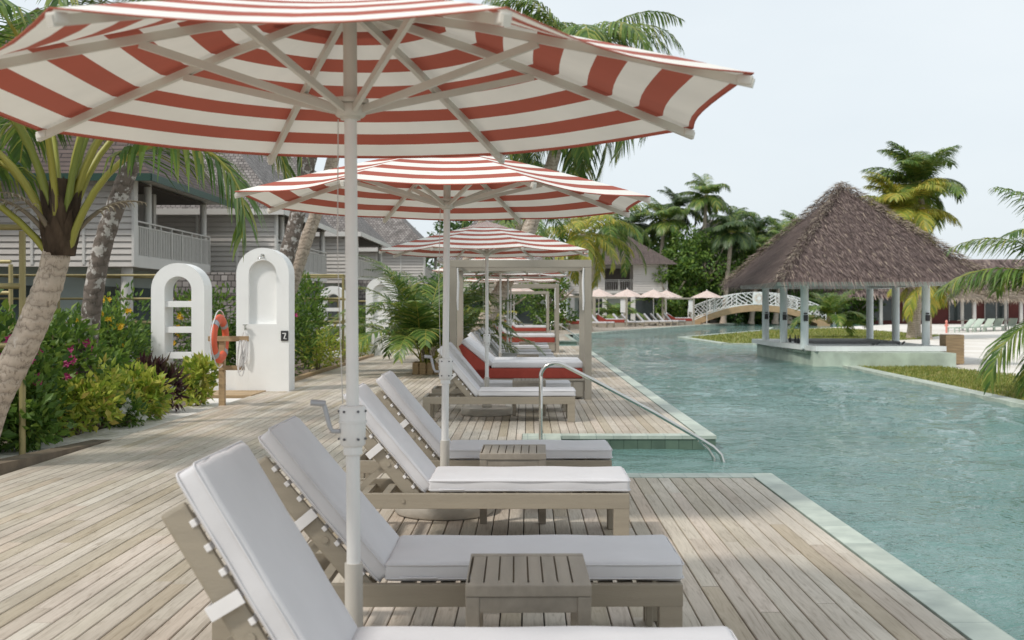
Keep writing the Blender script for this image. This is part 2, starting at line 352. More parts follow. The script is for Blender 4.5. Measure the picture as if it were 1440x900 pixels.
def cyl(mb, c, r, h, n=24, mi=0, r2=None, bev=0, smooth=True):
    r2 = r if r2 is None else r2
    x,y,z = c
    prof = [(0,0),(r-bev,0),(r,bev),(r2,h-bev),(r2-bev,h),(0,h)] if bev else [(0,0),(r,0),(r2,h),(0,h)]
    rows = [[(x+q*math.cos(2*PI*k/n), y+q*math.sin(2*PI*k/n), z+t) for k in range(n)] for q,t in prof]
    if smooth and bev: mb.grid(rows[1:-1], mi, None, True, True)
    else: mb.grid(rows[1:-1], mi, None, smooth, True)
    mb.face(list(reversed(rows[1])), mi); mb.face(rows[-2], mi)

def piping(mb, L, W, T, M_, r=.0035):
    c=.022; pts=[]
    for (sx,sy,a0) in ((1,1,0),(-1,1,90),(-1,-1,180),(1,-1,270)):
        for k in range(4):
            a=R(a0+30*k); pts.append((sx*(L/2-c)+c*math.cos(a)*.98, sy*(W/2-c)+c*math.sin(a)*.98))
    pts.append(pts[0])
    for z in (T/2-.014, -T/2+.014):
        mb.tube([M_ @ Vector((x,y,z)) for x,y in pts], r, 5, 0, cap=False)
def cushion_bm(L, W, T, seg=(14,6), puff=.012, seed=0):
    """rounded, slightly puffed box centred at origin"""
    bm = bmesh.new(); bmesh.ops.create_cube(bm, size=1)
    for v in bm.verts: v.co = Vector((v.co.x*L, v.co.y*W, v.co.z*T))
    bmesh.ops.bevel(bm, geom=bm.edges[:], offset=min(T*.26,.024), segments=3, affect='EDGES', profile=.55)
    ex = [e for e in bm.edges if abs(e.verts[0].co.y-e.verts[1].co.y)<1e-5 and abs(e.verts[0].co.z-e.verts[1].co.z)<1e-5 and e.calc_length()>L*.5]
    bmesh.ops.subdivide_edges(bm, edges=ex, cuts=seg[0], use_grid_fill=True)
    ey = [e for e in bm.edges if abs(e.verts[0].co.x-e.verts[1].co.x)<1e-5 and abs(e.verts[0].co.z-e.verts[1].co.z)<1e-5 and e.calc_length()>W*.5]
    bmesh.ops.subdivide_edges(bm, edges=ey, cuts=seg[1], use_grid_fill=True)
    rr = random.Random(seed); ph = [rr.uniform(0,6) for _ in range(4)]
    for v in bm.verts:
        u = v.co.x/L*2; w = v.co.y/W*2
        k = (1-u*u*.9)*(1-w*w*.9)
        v.co.z += math.copysign(puff*.5*max(0,k), v.co.z) if abs(v.co.z) > T*.2 else 0
        v.co.z += .0025*math.sin(u*7+ph[0])*math.cos(w*5+ph[1])
        v.co.y += .003*math.sin(u*9+ph[2])*(1 if v.co.y>0 else -1)
        v.co.x += .003*math.sin(w*7+ph[3])
    return bm

def tag(o, label=None, cat=None, group=None, kind=None):
    if label: o['label'] = label
    if cat: o['category'] = cat
    if group: o['group'] = group
    if kind: o['kind'] = kind
    return o
def empty(name, loc, rz=0, label=None, cat=None, group=None):
    o = bpy.data.objects.new(name, None); o.empty_display_size = .2; col.objects.link(o)
    o.location = loc; o.rotation_euler = (0,0,rz)
    return tag(o, label, cat, group)
KIDS = {}
def copy_tree(o, parent=None):
    c = o.copy(); col.objects.link(c)
    if parent is not None: c.parent = parent
    for ch in [x for x in bpy.data.objects if x.parent == o and x != c]: copy_tree(ch, c)
    return c
def struct(o): return tag(o, kind='structure')
def poly_slab(mb, pts, z0, z1, mi=0, side=None):
    top = [(x,y,z1) for x,y in pts]; mb.face(top, mi)
    n = len(pts)
    for i in range(n):
        a = pts[i]; b = pts[(i+1)%n]
        mb.face([(a[0],a[1],z0),(b[0],b[1],z0),(b[0],b[1],z1),(a[0],a[1],z1)], mi if side is None else side)

# ================================================================== SETTING
WZ = -.15
# ground to the horizon
g = MB(); g.face([(-900,-60,-.45),(900,-60,-.45),(900,1500,-.45),(-900,1500,-.45)])
struct(g.build('ground', M['sand']))
g = MB()
import numpy as np
ys=[3.0]
while ys[-1]<60: ys.append(ys[-1]+max(.03,ys[-1]*.0042))
ys=np.array(ys); xs_w=np.linspace(-.5,9.3,230)
XX,YY=np.meshgrid(xs_w,ys); rs_=np.random.RandomState(4); ZZ=np.zeros_like(XX)
wx=.12*np.sin(XX*1.7+YY*1.1)+.10*np.sin(YY*2.3-XX*.9); wy=.12*np.sin(YY*1.9-XX*1.3+1)+.08*np.sin(XX*3.1+YY*.6)
for k in range(30):
    lam=.14*(1.075**k); a=rs_.normal(-.9,.75); q=2*PI/lam; amp=.0105*lam**.75/(30**.5)*4.2
    fade=np.clip(1.2-(YY*.0042*6/lam-.6),0,1)
    ZZ+=fade*amp*np.sin(q*((XX+wx)*np.cos(a)+(YY+wy)*np.sin(a))+rs_.uniform(0,6.28))
calm=.55+.45*np.sin(XX*.55+1.2*np.sin(YY*.21))*np.sin(YY*.31+.8)
ZZ=WZ-.004+ZZ*calm.clip(.25,1)
nc=len(xs_w); nr=len(ys)
g.v=[(float(a),float(b),float(c)) for a,b,c in zip(XX.ravel(),YY.ravel(),ZZ.ravel())]
for i in range(nr-1):
    for j in range(nc-1): g.f.append((i*nc+j,i*nc+j+1,(i+1)*nc+j+1,(i+1)*nc+j))
nf_=len(g.f); g.m=[0]*nf_; g.uv=[None]*nf_; g.sm=[True]*nf_
ye=float(ys[-1]); z_=WZ-.004
g.face([(-.5,-6,z_),(9.3,-6,z_),(9.3,3,z_),(-.5,3,z_)]); g.face([(9.3,-6,z_),(40,-6,z_),(40,150,z_),(9.3,150,z_)]); g.face([(-.5,ye,z_),(9.3,ye,z_),(9.3,150,z_),(-.5,150,z_)])
struct(g.build('pool_water', M['water']))
# deck sub-structure and boards
DL = -4.7
sub = MB()
def subbox(x0,x1,y0,y1,zt=-.03): sub.b2(x0,x1,y0,y1,-.6,zt)
subbox(DL,-.06,-3,44.0); subbox(-.06,2.0,-3,10.0); subbox(-.06,2.0,13.48,44.0); subbox(DL,1.2,44.0,51); subbox(DL,2.0,51.0,62)
struct(sub.build('deck_base', M['deck_dark']))
bd = MB(); P = .1062; rb = random.Random(3)
x = DL; i = 0
cols = []
while x < 2.0 - .05:
    cols.append((x+.0035, min(x+P-.0035, 1.998))); x += P
for (a, b) in cols:
    segs = []
    if a < -.07: segs = [(-3, 43.98)] if True else None
    else: segs = [(-3, 10.0), (13.49, 43.98)]
    if b < 1.2: segs = [(p, 61.98 if q > 43 else q) for p, q in segs]
    else: segs.append((51.05, 61.98))
    if a < -.07 and b > -.065: segs = [(-3,10.0),(10.0,13.49)]+[(13.49,q) for p,q in segs]; 
    for (s0, s1) in segs:
        y = s0 - (rb.uniform(0,2.4) if s0 < 0 else 0)
        bb = -.065 if (a < -.07 and b > -.065 and abs(s0-10.0)<.01) else b; b_keep = b
        while y < s1 - .01:
            e = min(y + rb.choice([1.8,2.4,3.0,3.6]), s1)
            if s1 - e < .4: e = s1
            dz = rb.uniform(-.0012,.0012)
            b = bb
            bw = .004
            # top with small chamfers, and sides
            p = [(a,y+.001,-.026),(a,y+.001,-bw+dz),(a+bw,y+.001,dz),(b-bw,y+.001,dz),(b,y+.001,-bw+dz),(b,y+.001,-.026)]
            q = [(u,e-.0015,w) for u,_,w in p]
            bd.grid([p,q], 0, None, False)
            bd.face(p)
            y = e
            b = b_keep
struct(bd.build('deck', M['boards']))
# stone coping
cp = MB()
def cop(x0,x1,y0,y1,z0=-.035,z1=.004): cp.b2(x0,x1,y0,y1,z0,z1)
cop(2.0,2.2,-3,10.26); cop(-.06,2.0,10.002,10.26); cop(-.06,.38,10.262,13.24); cop(-.06,2.0,13.24,13.485); cop(2.0,2.2,13.24,43.98)
cop(1.2,2.2,43.98,44.25); cop(1.2,2.2,50.75,51.04); cop(2.0,2.2,51.04,62)
struct(cp.build('pool_coping', M['coping']))
pw = MB()
pw.b2(1.995,2.19,-3,10.25,-.7,-.036); pw.b2(.1,2.0,10.0,10.25,-.7,-.037); pw.b2(-.4,.37,10.2,13.3,-.7,-.037); pw.b2(-.06,2.19,13.25,13.5,-.7,-.037); pw.b2(1.995,2.19,13.3,44.1,-.7,-.036)
pw.b2(1.0,1.21,43.9,51.1,-.7,-.036); pw.b2(1.2,2.19,50.76,51.1,-.7,-.037); pw.b2(1.2,2.19,43.9,44.24,-.7,-.037); pw.b2(1.995,2.19,51,62,-.7,-.036)
struct(pw.build('pool_wall', M['pooltile']))
# far deck beyond the bend of the pool
fd = MB()
bank = [(2.2,62.0),(3.8,67),(14.3,96),(28,126),(60,150)]
poly_slab(fd, [(-14,62.0)]+bank+[(60,190),(-30,190),(-30,62.0)], -.6, -.002)
struct(fd.build('far_deck', M['planks_far']))
cb = MB()
for (a,b) in zip(bank[:-1], bank[1:]):
    A = Vector((a[0],a[1],0)); B = Vector((b[0],b[1],0)); n = Vector((B.y-A.y, A.x-B.x, 0)).normalized()
    cb.face([A+n*.28+Vector((0,0,.01)), B+n*.28+Vector((0,0,.01)), B-n*.25+Vector((0,0,.01)), A-n*.25+Vector((0,0,.01))])
    cb.face([A+n*.28+Vector((0,0,-.6)), B+n*.28+Vector((0,0,-.6)), B+n*.28+Vector((0,0,.01)), A+n*.28+Vector((0,0,.01))])
struct(cb.build('far_pool_coping', M['coping']))
# garden ground on the left
gg = MB(); poly_slab(gg, [(DL-.005,-6),(DL-.005,62.0),(-30,62.0),(-60,62),(-60,-6)], -.6, -.06)
struct(gg.build('garden_ground', M['soil']))
wp = MB(); poly_slab(wp, [(DL-.01,8),(DL-.01,19.1),(-5.3,19.1),(-5.35,14),(-5.7,11.5),(-5.9,8)], -.3, -.03)
struct(wp.build('sand_path', M['sand']))
# right shore
rs = MB(); poly_slab(rs, [(7.9,6),(8.9,39.9),(12,44),(12,49),(17,80),(45,125),(300,125),(300,6)], -.6, -.14)
struct(rs.build('beach_sand', M['sand']))
rc = MB()
def strip(mb, pts, w, z, h=.5):
    for (a,b) in zip(pts[:-1], pts[1:]):
        A = Vector((a[0],a[1],z)); B = Vector((b[0],b[1],z)); n = Vector((A.y-B.y, B.x-A.x, 0)).normalized()*w
        mb.face([A,B,B-n,A-n] ); dn = Vector((0,0,-h)); mb.face([A+dn,B+dn,B,A]); mb.face([A-n+dn,B-n+dn,B-n,A-n])
strip(rc, [(7.6,5),(8.1,18.6),(8.66,31.8)], .34, -.09)
strip(rc, [(10.0,49.6),(8.5,49.8),(8.05,61),(16.5,80),(19,90)], .45, -.088)
struct(rc.build('lawn_coping', M['coping']))
lw = MB(); poly_slab(lw, [(8.3,6),(8.98,31.0),(11.2,31.0),(11.5,27),(12.4,20),(13.5,6)], -.3, -.115)
poly_slab(lw, [(8.9,50.2),(8.6,61),(17,80),(24,88),(24,66),(20,58),(15,53.5),(14,50.2)], -.3, -.11)
struct(lw.build('lawn_ground', M['lawn']))
gb = MB(); rg = random.Random(9)
def inside(p, poly):
    c = False; n = len(poly)
    for i in range(n):
        a = poly[i]; b = poly[i-1]
        if (a[1]>p[1]) != (b[1]>p[1]) and p[0] < (b[0]-a[0])*(p[1]-a[1])/(b[1]-a[1])+a[0]: c = not c
    return c
def blades(poly, x0,x1,y0,y1,n,h,w,z):
    for _ in range(n):
        X = rg.uniform(x0,x1); Y = rg.uniform(y0,y1)
        if not inside((X,Y), poly): continue
        k = .5+.5*math.sin(X*1.9+Y*.7)*math.sin(Y*1.3-X)
        if rg.random() > .45+.55*k: continue
        a = rg.uniform(0,PI); dx = math.cos(a)*w; dy = math.sin(a)*w; hh = h*rg.uniform(.5,1.2)
        lx = rg.uniform(-.5,.5)*hh; ly = rg.uniform(-.5,.5)*hh
        gb.face([(X-dx,Y-dy,z),(X+dx,Y+dy,z),(X+lx,Y+ly,z+hh)])
blades([(8.4,14),(9.0,31.0),(11.2,31.0),(11.7,27),(12.6,20),(13.2,14)], 8.3,13.4,14,31,36000,.06,.013,-.115)
blades([(8.95,50.3),(8.7,61),(17,80),(24,88),(24,66),(20,58),(15,53.5),(14,50.3)], 8.5,24,50.3,88,26000,.08,.03,-.11)
tag(gb.build('lawn_grass', M['grass']), 'yellowish green grass on the lawns beside the pool', 'grass', kind='stuff')

# ================================================================== UMBRELLAS
def canopy_mesh(Rr=1.53, rise=.40, z0=2.27, rot=22.5, sag=.03, capt=.12, nt=9, nv=6):
    mb = MB()
    for k in range(8):
        a0 = R(rot+45*k); a1 = R(rot+45*(k+1))
        rows = []; uvs = []
        for i in range(nt+1):
            t = capt*.3 + (1-capt*.3)*i/nt
            row = []; uvr = []
            for j in range(nv+1):
                v = j/nv
                e = (1-v)*Vector((math.cos(a0),math.sin(a0),0)) + v*Vector((math.cos(a1),math.sin(a1),0))
                scal = 1 - .045*math.sin(PI*v)*t*t
                p = e*Rr*t*scal
                z = z0 + rise*(1 - t**1.15) - sag*math.sin(PI*v)*t*.8
                row.append((p.x,p.y,z)); uvr.append((v+k*1.37, t))
            rows.append(row); uvs.append(uvr)
        mb.grid(rows, 0, uvs, True)
    return mb
def tip(k, Rr=1.53, z0=2.27, rot=22.5, t=1, rise=.40):
    a = R(rot+45*k); return Vector((math.cos(a)*Rr*t, math.sin(a)*Rr*t, z0+rise*(1-t**1.15)-.022))
def make_umbrella(matc):
    u = empty('striped_umbrella', (0,0,0))
    b = MB(); cyl(b, (0,0,.002), .36, .10, 40, bev=.012); cyl(b, (0,0,.10), .07, .05, 20, bev=.008); b.build('base', M['discbase'], u)
    p = MB(); p.tube([(0,0,.5),(0,0,1.0)], .0265, 16); p.tube([(0,0,1.1),(0,0,2.66)], .024, 16); pole = p.build('pole', M['pole'], u)
    s = MB(); s.tube([(0,0,.12),(0,0,.525)], .0345, 18); s.build('sleeve', M['sleeve'], u)
    h = MB(); cyl(h, (0,0,.97), .048, .155, 24, bev=.008, r2=.052); h.tube([(0,0,.94),(0,0,.98)], .036, 18); h.tube([(0,0,1.06),(0,0,1.068)], .0545, 20)
    hb = h.build('crank_housing', M['pole'], u)
    sc = MB()
    for a in (-60,-120,-15,-165):
        for z in (1.0, 1.105):
            c = Vector((math.cos(R(a))*.05, math.sin(R(a))*.05, z)); sc.tube([c, c*1.0+Vector((math.cos(R(a))*.006, math.sin(R(a))*.006,0))], .005, 6)
    sc.build('screws', M['screw'], hb)
    c = MB(); c.tube([(-.045,-.02,1.03),(-.075,-.02,1.03),(-.085,-.02,1.05),(-.105,-.02,1.13)], .009, 8); c.tube([(-.1,-.02,1.135),(-.155,-.02,1.14)], .012, 8)
    c.build('crank_handle', M['steel'], u)
    hu = MB(); cyl(hu, (0,0,2.215), .038, .02, 20); cyl(hu, (0,0,2.225), .058, .05, 20, bev=.008); cyl(hu, (0,0,2.275), .07, .02, 8, bev=.004); cyl(hu, (0,0,2.27), .035, .02, 20); hu.tube([(0,0,2.29),(0,0,2.61)], .0265, 14); cyl(hu, (0,0,2.60), .05, .04, 16, bev=.006)
    hu.build('hub', M['ribs'], u)
    for k in range(8):
        r = MB(); a = tip(k,t=.04); bb = tip(k,t=1.0); mids = [tip(k,t=q) for q in (.04,.35,.7,1.0)]
        for q in range(3): r.bar(mids[q]-Vector((0,0,.012)), mids[q+1]-Vector((0,0,.012)), .022, .03, 0)
        r.bar(tip(k,t=.965)-Vector((0,0,.010)), tip(k,t=.998)-Vector((0,0,.004)), .034, .032, 0, .006)
        rib = r.build('rib', M['ribs'], u)
        st = MB(); e = tip(k,t=.5)-Vector((0,0,.03)); d = Vector((e.x,e.y,0)).normalized()
        st.bar(d*.05+Vector((0,0,2.25)), e, .016, .028); st.build('strut', M['ribs'], rib)
    canopy_mesh().build('canopy', matc, u)
    cap = canopy_mesh(Rr=.34, rise=.10, z0=2.60, capt=.1, nt=3, nv=3, sag=.0).build('vent_cap', matc, u)
    fn = MB(); cyl(fn, (0,0,2.69), .018, .05, 12, bev=.004); fn.build('finial', M['pole'], u)
    hem = MB()
    for k in range(8):
        pts = []
        a0 = R(22.5+45*k); a1 = R(22.5+45*(k+1))
        for j in range(9):
            v = j/8; e = (1-v)*Vector((math.cos(a0),math.sin(a0),0)) + v*Vector((math.cos(a1),math.sin(a1),0))
            p_ = e*1.53*(1-.045*math.sin(PI*v)); pts.append((p_.x,p_.y,2.27-.024*math.sin(PI*v)))
        hem.tube(pts, .0028, 5, cap=False)
    hem.build('piping', M['canopy_trim'], u)
    cd = MB(); cd.tube([(-.05,.02,2.22),(-.056,.02,1.7),(-.04,.02,1.13)], .0022, 5); cd.build('cord', M['rail'], u)
    return u
U = make_umbrella(M['canopy'])
ug = 'red and white striped umbrellas along the deck'
ulab = ['nearest red and white striped umbrella, its canopy filling the top left of the picture',
 'second striped umbrella, standing between the third and fourth sun loungers behind the nearest one',
 'third striped umbrella, just in front of the nearest daybed cabana',
 'fourth striped umbrella, first one behind the nearest daybed cabana',
 'fifth striped umbrella, between the fourth and the one before the second cabana',
 'sixth striped umbrella, just in front of the second daybed cabana']
uspots = [(-.66,4.34,1.5,0,.8), (-.61,8.33,2,R(1.2),-1.0), (-.57,15.9,-3,0,0), (-.585,24.4,0,0,1.5), (-.50,28.1,8,R(1),-1.5), (-.50,33.6,-5,0,0)]
for i,(x,y,rz,ty,tx) in enumerate(uspots):
    o = U if i == 0 else copy_tree(U)
    o.location = (x,y,0); o.rotation_euler = (R(.3)*tx, ty*.4, R(rz)); tag(o, ulab[i], 'umbrella', ug)
U.rotation_euler = (0,R(-.4),R(1.5))

# ================================================================== LOUNGERS
BA = R(50)
def make_lounger(ba=50):
    L = empty('sun_lounger', (0,0,0)); hy = .31; BA = R(ba)
    f = MB()
    for s in (-1,1): f.b2(-1.35,.64, s*hy-.02, s*hy+.02, .235,.33, 0, .004)
    f.b2(-1.35,-1.31,-.289,.289,.24,.328, 0,.004); f.b2(.60,.64,-.289,.289,.24,.328,0,.004)
    f.build('frame', M['furn'], L)
    for (a,b) in ((.54,.638),(-1.348,-1.25)):
        for s in (-1,1):
            l = MB(); l.b2(a,b, s*hy-.019, s*hy+.019, .001,.236, 0,.003)
            l.b2(a+.004 if a>0 else b-.034, a+.034 if a>0 else b-.004, s*(hy-.06)-.04, s*(hy-.06)+.04, .001,.236,0,.003)
            l.build('leg', M['furn'], L)
    sl = MB()
    x = -.56
    while x < .6: sl.b2(x,x+.06,-.288,.288,.295,.325,0,.003); x += .085
    sl.build('slats', M['furn'], L)
    for x in (-1.22,-1.08,-.94): sl = MB(); sl.b2(x,x+.05,-.288,.288,.27,.30,0,.003); sl.build('tail_slat', M['furn'], L)
    for s in (-1,1):
        bt = MB(); bt.tube([(-.78, s*(hy+.019), .285),(-.78, s*(hy+.027), .285)], .012, 10); bt.build('bolt', M['furn'], L)
    # backrest
    d = Vector((-math.cos(BA),0,math.sin(BA))); n = Vector((math.sin(BA),0,math.cos(BA)))
    h0 = Vector((-.66,0,.30))
    rot = Matrix((d, Vector((0,1,0)), -n)).transposed().to_4x4()  # local x along the back, local z away from cushion
    bk = MB()
    for s in (-1,1):
        c = h0 + d*.365 - n*.042; c.y = s*.255
        bk.box(c, (.75,.03,.085), 0, rot, .013)
    for q in (.02,.68):
        c = h0 + d*q - n*.045; c.y = 0; bk.box(c, (.04,.484,.03), 0, rot, .003)
    bfr = bk.build('backrest', M['furn'], L)
    bs = MB()
    for k in range(8):
        c = h0 + d*(.09+k*.083) - n*.008; c.y = 0
        bs.box(c, (.022,.548,.018), 0, rot, .003)
    bs.build('slat_ends', M['strap'], bfr)
    st = MB(); a = h0+d*.30-n*.06
    for s in (-1,1):
        st.bar((a.x, s*.235, a.z), (-1.12, s*.235, .30), .022,.035)
        q = h0+d*.30-n*.035; st.tube([(q.x,s*.271,q.z),(q.x,s*.277,q.z)], .014, 12)
    st.bar((-1.12,-.25,.31),(-1.12,.25,.31), .025,.025)
    st.build('support_strut', M['furn'], L)
    # cushions
    cb_ = MB(); T = Matrix.Translation(h0+d*.40+n*.045+Vector((.0,0,.02))) @ rot
    cb_.bm(cushion_bm(.80,.575,.085,(12,6),.010,3), T, 0, True); piping(cb_,.806,.581,.085,T); cb_.build('back_cushion', M['cushion'], L)
    cs = MB(); cs.bm(cushion_bm(1.27,.585,.085,(18,6),.008,5), Matrix.Translation((.012,0,.375)), 0, True)
    piping(cs,1.276,.591,.085,Matrix.Translation((.012,0,.375)))
    cs.tube([(-.56,-.293,.352),(-.5,-.298,.35),(-.42,-.298,.350),(-.395,-.296,.353)], .004, 6, 0)
    cs.build('seat_cushion', M['cushion'], L)
    sp = MB(); c = h0+d*.42+n*.03
    for s in (-1,1):
        q = h0+d*.42-n*.045; q.y = s*.29; sp.box(q, (.045,.004,.11), 0, rot, .001)
        q2 = h0+d*.42-n*.098; q2.y = s*.275; 
    q = h0+d*.42-n*.10; q.y = 0; sp.box(q, (.045,.584,.004), 0, rot, .001)
    sp.build('strap', M['strap'], L)
    return L
LG = make_lounger(); LN = make_lounger(59); lg = 'white cushioned sun loungers in a row on the deck'
lsp = [(0.04,3.58),(0.015,5.13),(0,7.46),(0,9.0),(-.02,15.17),(-.03,16.65),(-.05,23.3),(-.05,25.2),(-.04,27.0),(-.05,29.0),(-.05,32.3),(-.05,34.6)]
llab = ['nearest white sun lounger, cut off by the bottom edge of the picture',
 'white sun lounger right behind the nearest side table, second from the camera',
 'sunlit white sun lounger in front of the second umbrella pole',
 'white sun lounger behind the second side table, next to the pool steps',
 'white sun lounger in front of the third umbrella, first past the pool steps',
 'white sun lounger between the third side table and the nearest cabana',
 'first white sun lounger behind the nearest daybed cabana',
 'second white sun lounger behind the nearest daybed cabana, just past the fourth umbrella',
 'third white sun lounger behind the nearest cabana, in front of the fifth umbrella',
 'fourth white sun lounger behind the nearest cabana, just past the fifth umbrella',
 'white sun lounger in front of the sixth umbrella',
 'white sun lounger directly in front of the second daybed cabana']
for i,(x,y) in enumerate(lsp):
    o = LN if i == 0 else (LG if i == 1 else copy_tree(LG))
    o.location = (x,y,0); o.rotation_euler = (0,0,R([0,.3,-.2,.4,0,.5,-.5,.8,0,-.6,.4,0][i])); tag(o, llab[i], 'sun lounger', lg)

# side tables
def make_table():
    T = empty('side_table', (0,0,0)); w=.23; d=.27
    t = MB(); n = 8; x = -w+.012; sw = (2*w-.024)/n
    for k in range(n): t.b2(x+k*sw+.003, x+(k+1)*sw-.003, -d+.045, d-.045, .462,.486, 0,.002)
    for s in (-1,1): t.b2(-w,w, s*(d-.022)-.022, s*(d-.022)+.022, .445,.488,0,.004)
    for s in (-1,1): t.b2(s*w-.012*(1 if s>0 else -1)-.006, s*w, -d+.046, d-.046, .445,.486,0,.002)
    t.build('tabletop', M['furn_dark'], T)
    a = MB()
    for s in (-1,1): a.b2(-w+.05,w-.05, s*(d-.022)-.014, s*(d-.022)+.014, .385,.443,0,.003)
    for s in (-1,1): a.b2(s*(w-.03)-.012,s*(w-.03)+.012, -d+.05,d-.05, .385,.443,0,.003)
    a.build('apron', M['furn_dark'], T)
    for sx in (-1,1):
        for sy in (-1,1):
            l = MB(); l.b2(sx*(w-.026)-.025,sx*(w-.026)+.025, sy*(d-.028)-.025, sy*(d-.028)+.025, .001,.444,0,.004); l.build('leg', M['furn_dark'], T)
    return T
TB = make_table(); tg = 'slatted wooden side tables'
tsp = [(0,4.41,.6),(-.10,8.13,-.5),(.02,15.92,0),(.0,24.3,2),(-.02,33.4,0)]
tl = ['nearest slatted taupe side table in front of the second sun lounger','slatted side table under the second umbrella, beside the fourth lounger','small slatted side table beside the third umbrella pole','small slatted table beside the fourth umbrella, behind the nearest cabana','farthest slatted side table, beside the sixth umbrella']
for i,(x,y,rz) in enumerate(tsp):
    o = TB if i==0 else copy_tree(TB); o.location=(x,y,0); o.rotation_euler=(0,0,R(rz)); tag(o, tl[i], 'side table', tg)

# ================================================================== CABANAS
def make_cabana():
    C = empty('daybed_cabana', (0,0,0)); x0,x1,y0,y1,zt = -1.27,1.04,0,2.05,2.27
    for (a,b) in ((x0,y0),(x1-.11,y0),(x0,y1-.11),(x1-.11,y1-.11)):
        p = MB(); p.b2(a,a+.11,b,b+.11,.001,zt-.122,0,.005); p.build('post', M['cabana'], C)
    for b in (y0,y1-.11):
        p = MB(); p.b2(x0,x1,b,b+.11,zt-.12,zt,0,.005); p.build('beam', M['cabana'], C)
    for a in (x0,x1-.11):
        p = MB(); p.b2(a,a+.11,y0+.112,y1-.112,zt-.12,zt,0,.005); p.build('beam', M['cabana'], C)
    r = MB()
    for k in range(4): r.b2(x0+.112,x1-.112,.35+k*.4,.40+k*.4,zt-.1,zt-.02,0,.003)
    r.build('rafters', M['cabana'], C)
    pl = MB(); pl.b2(x0+.12,x1-.12,.04,y1-.04,.03,.30,0,.005)
    for k in range(12): pl.b2(x0+.14+k*.17,x0+.30+k*.17,.025,.039,.05,.29,0,.003)
    pl.b2(x0+.115,x1-.115,.01,y1-.01,.302,.33,0,.004)
    pl.build('platform', M['cabana'], C)
    for (a,s) in ((x0+.13,1),(x1-.13,-1)):
        w = MB(); w.tube([(a,.0,zt-.13),(a+.01*s,.01,1.9),(a,.0,1.6),(a+.006*s,0,1.45)], [.012,.02,.017,.012], 8); w.build('curtain_tie', M['sheet_white'], C)
    return C
def make_mattress():
    D = empty('daybed_mattress', (0,0,0))
    m = MB(); m.b2(-.88,.90,.10,1.92,.333,.50,0,.02)
    # raised wedge at the head
    pr = [(-.88,.333),(-.70,.333),(-.62,.50),(-.62,.52),(-1.08,.90),(-1.13,.86)]
    m.face([(a,.10,b) for a,b in pr]); m.face([(a,1.92,b) for a,b in reversed(pr)])
    for i in range(len(pr)):
        a=pr[i]; b=pr[(i+1)%len(pr)]; m.face([(a[0],.10,a[1]),(a[0],1.92,a[1]),(b[0],1.92,b[1]),(b[0],.10,b[1])])
    m.build('mattress', M['red'], D)
    c = MB(); c.bm(cushion_bm(1.50,1.80,.10,(12,8),.01,2), Matrix.Translation((.155,1.01,.555)),0,True); c.build('seat_pad', M['cushion'], D)
    d = Vector((-.46,0,.38)).normalized(); n = Vector((.38,0,.46)).normalized()
    rot = Matrix((d, Vector((0,1,0)), -n)).transposed().to_4x4()
    for yy in (.56,1.46):
        b = MB(); b.bm(cushion_bm(.62,.88,.09,(8,6),.012,4), Matrix.Translation(Vector((-.86,yy,.715))+n*.05) @ rot, 0, True); b.build('back_pad', M['cushion'], D)
    return D
CB = make_cabana(); MT = make_mattress()
for i,(y,dx,lab) in enumerate([(18.5,0,'nearest taupe timber daybed cabana, its frame rising behind the third umbrella'),(37.5,0,'second timber daybed cabana, behind the sixth umbrella'),(55.0,0,'farthest of the deck cabanas, past the second pool steps')]):
    o = CB if i==0 else copy_tree(CB); o.location=(dx,y,0); tag(o, lab, 'cabana', 'timber daybed cabanas on the deck')
    m = MT if i==0 else copy_tree(MT); m.location=(dx,y,0); tag(m, ['brick red mattress with white pads in the nearest cabana','brick red mattress with white pads in the second cabana','brick red mattress with white pads in the farthest deck cabana'][i], 'mattress', 'red daybed mattresses')

# ================================================================== HANDRAILS
def make_rail(name, label, loc, sc=1, xl=1.95):
    H = empty(name, loc, 0, label, 'handrail', 'steel handrails at the pool steps')
    r = MB(); X0 = 0
    pts = [(0,0,.0),(0,0,.4),(0,0,.76)]
    for a in range(0,181-60,15):
        t = R(180-a); pts.append((.16+.16*math.cos(t)*1.0, 0, .76+.14*math.sin(t)))
    pts += [(.6,0,.70),(1.2,0,.38),(1.72,0,.08),(1.85,0,.0),(1.93,0,-.08),(1.97,0,-.2),(1.975,0,-.45)]
    r.tube(pts, .021, 12); r.build('rail', M['chrome'], H)
    e = MB(); e.tube([(1.70,.02,.07),(1.80,.03,-.03),(1.86,.04,-.12),(1.87,.04,-.45)], .018, 10); e.build('rail_end', M['chrome'], H)
    fl = MB(); cyl(fl, (0,0,.005), .05, .012, 20, bev=.003); fl.build('flange', M['chrome'], H)
    return H
make_rail('pool_handrail', 'curved steel handrail over the nearer pool steps', (.14,12.2,0))
h2 = make_rail('pool_handrail', 'smaller looking steel handrail at the far pool steps, past the second cabana', (.95,47.5,0)); h2.scale = (.8,1,1)

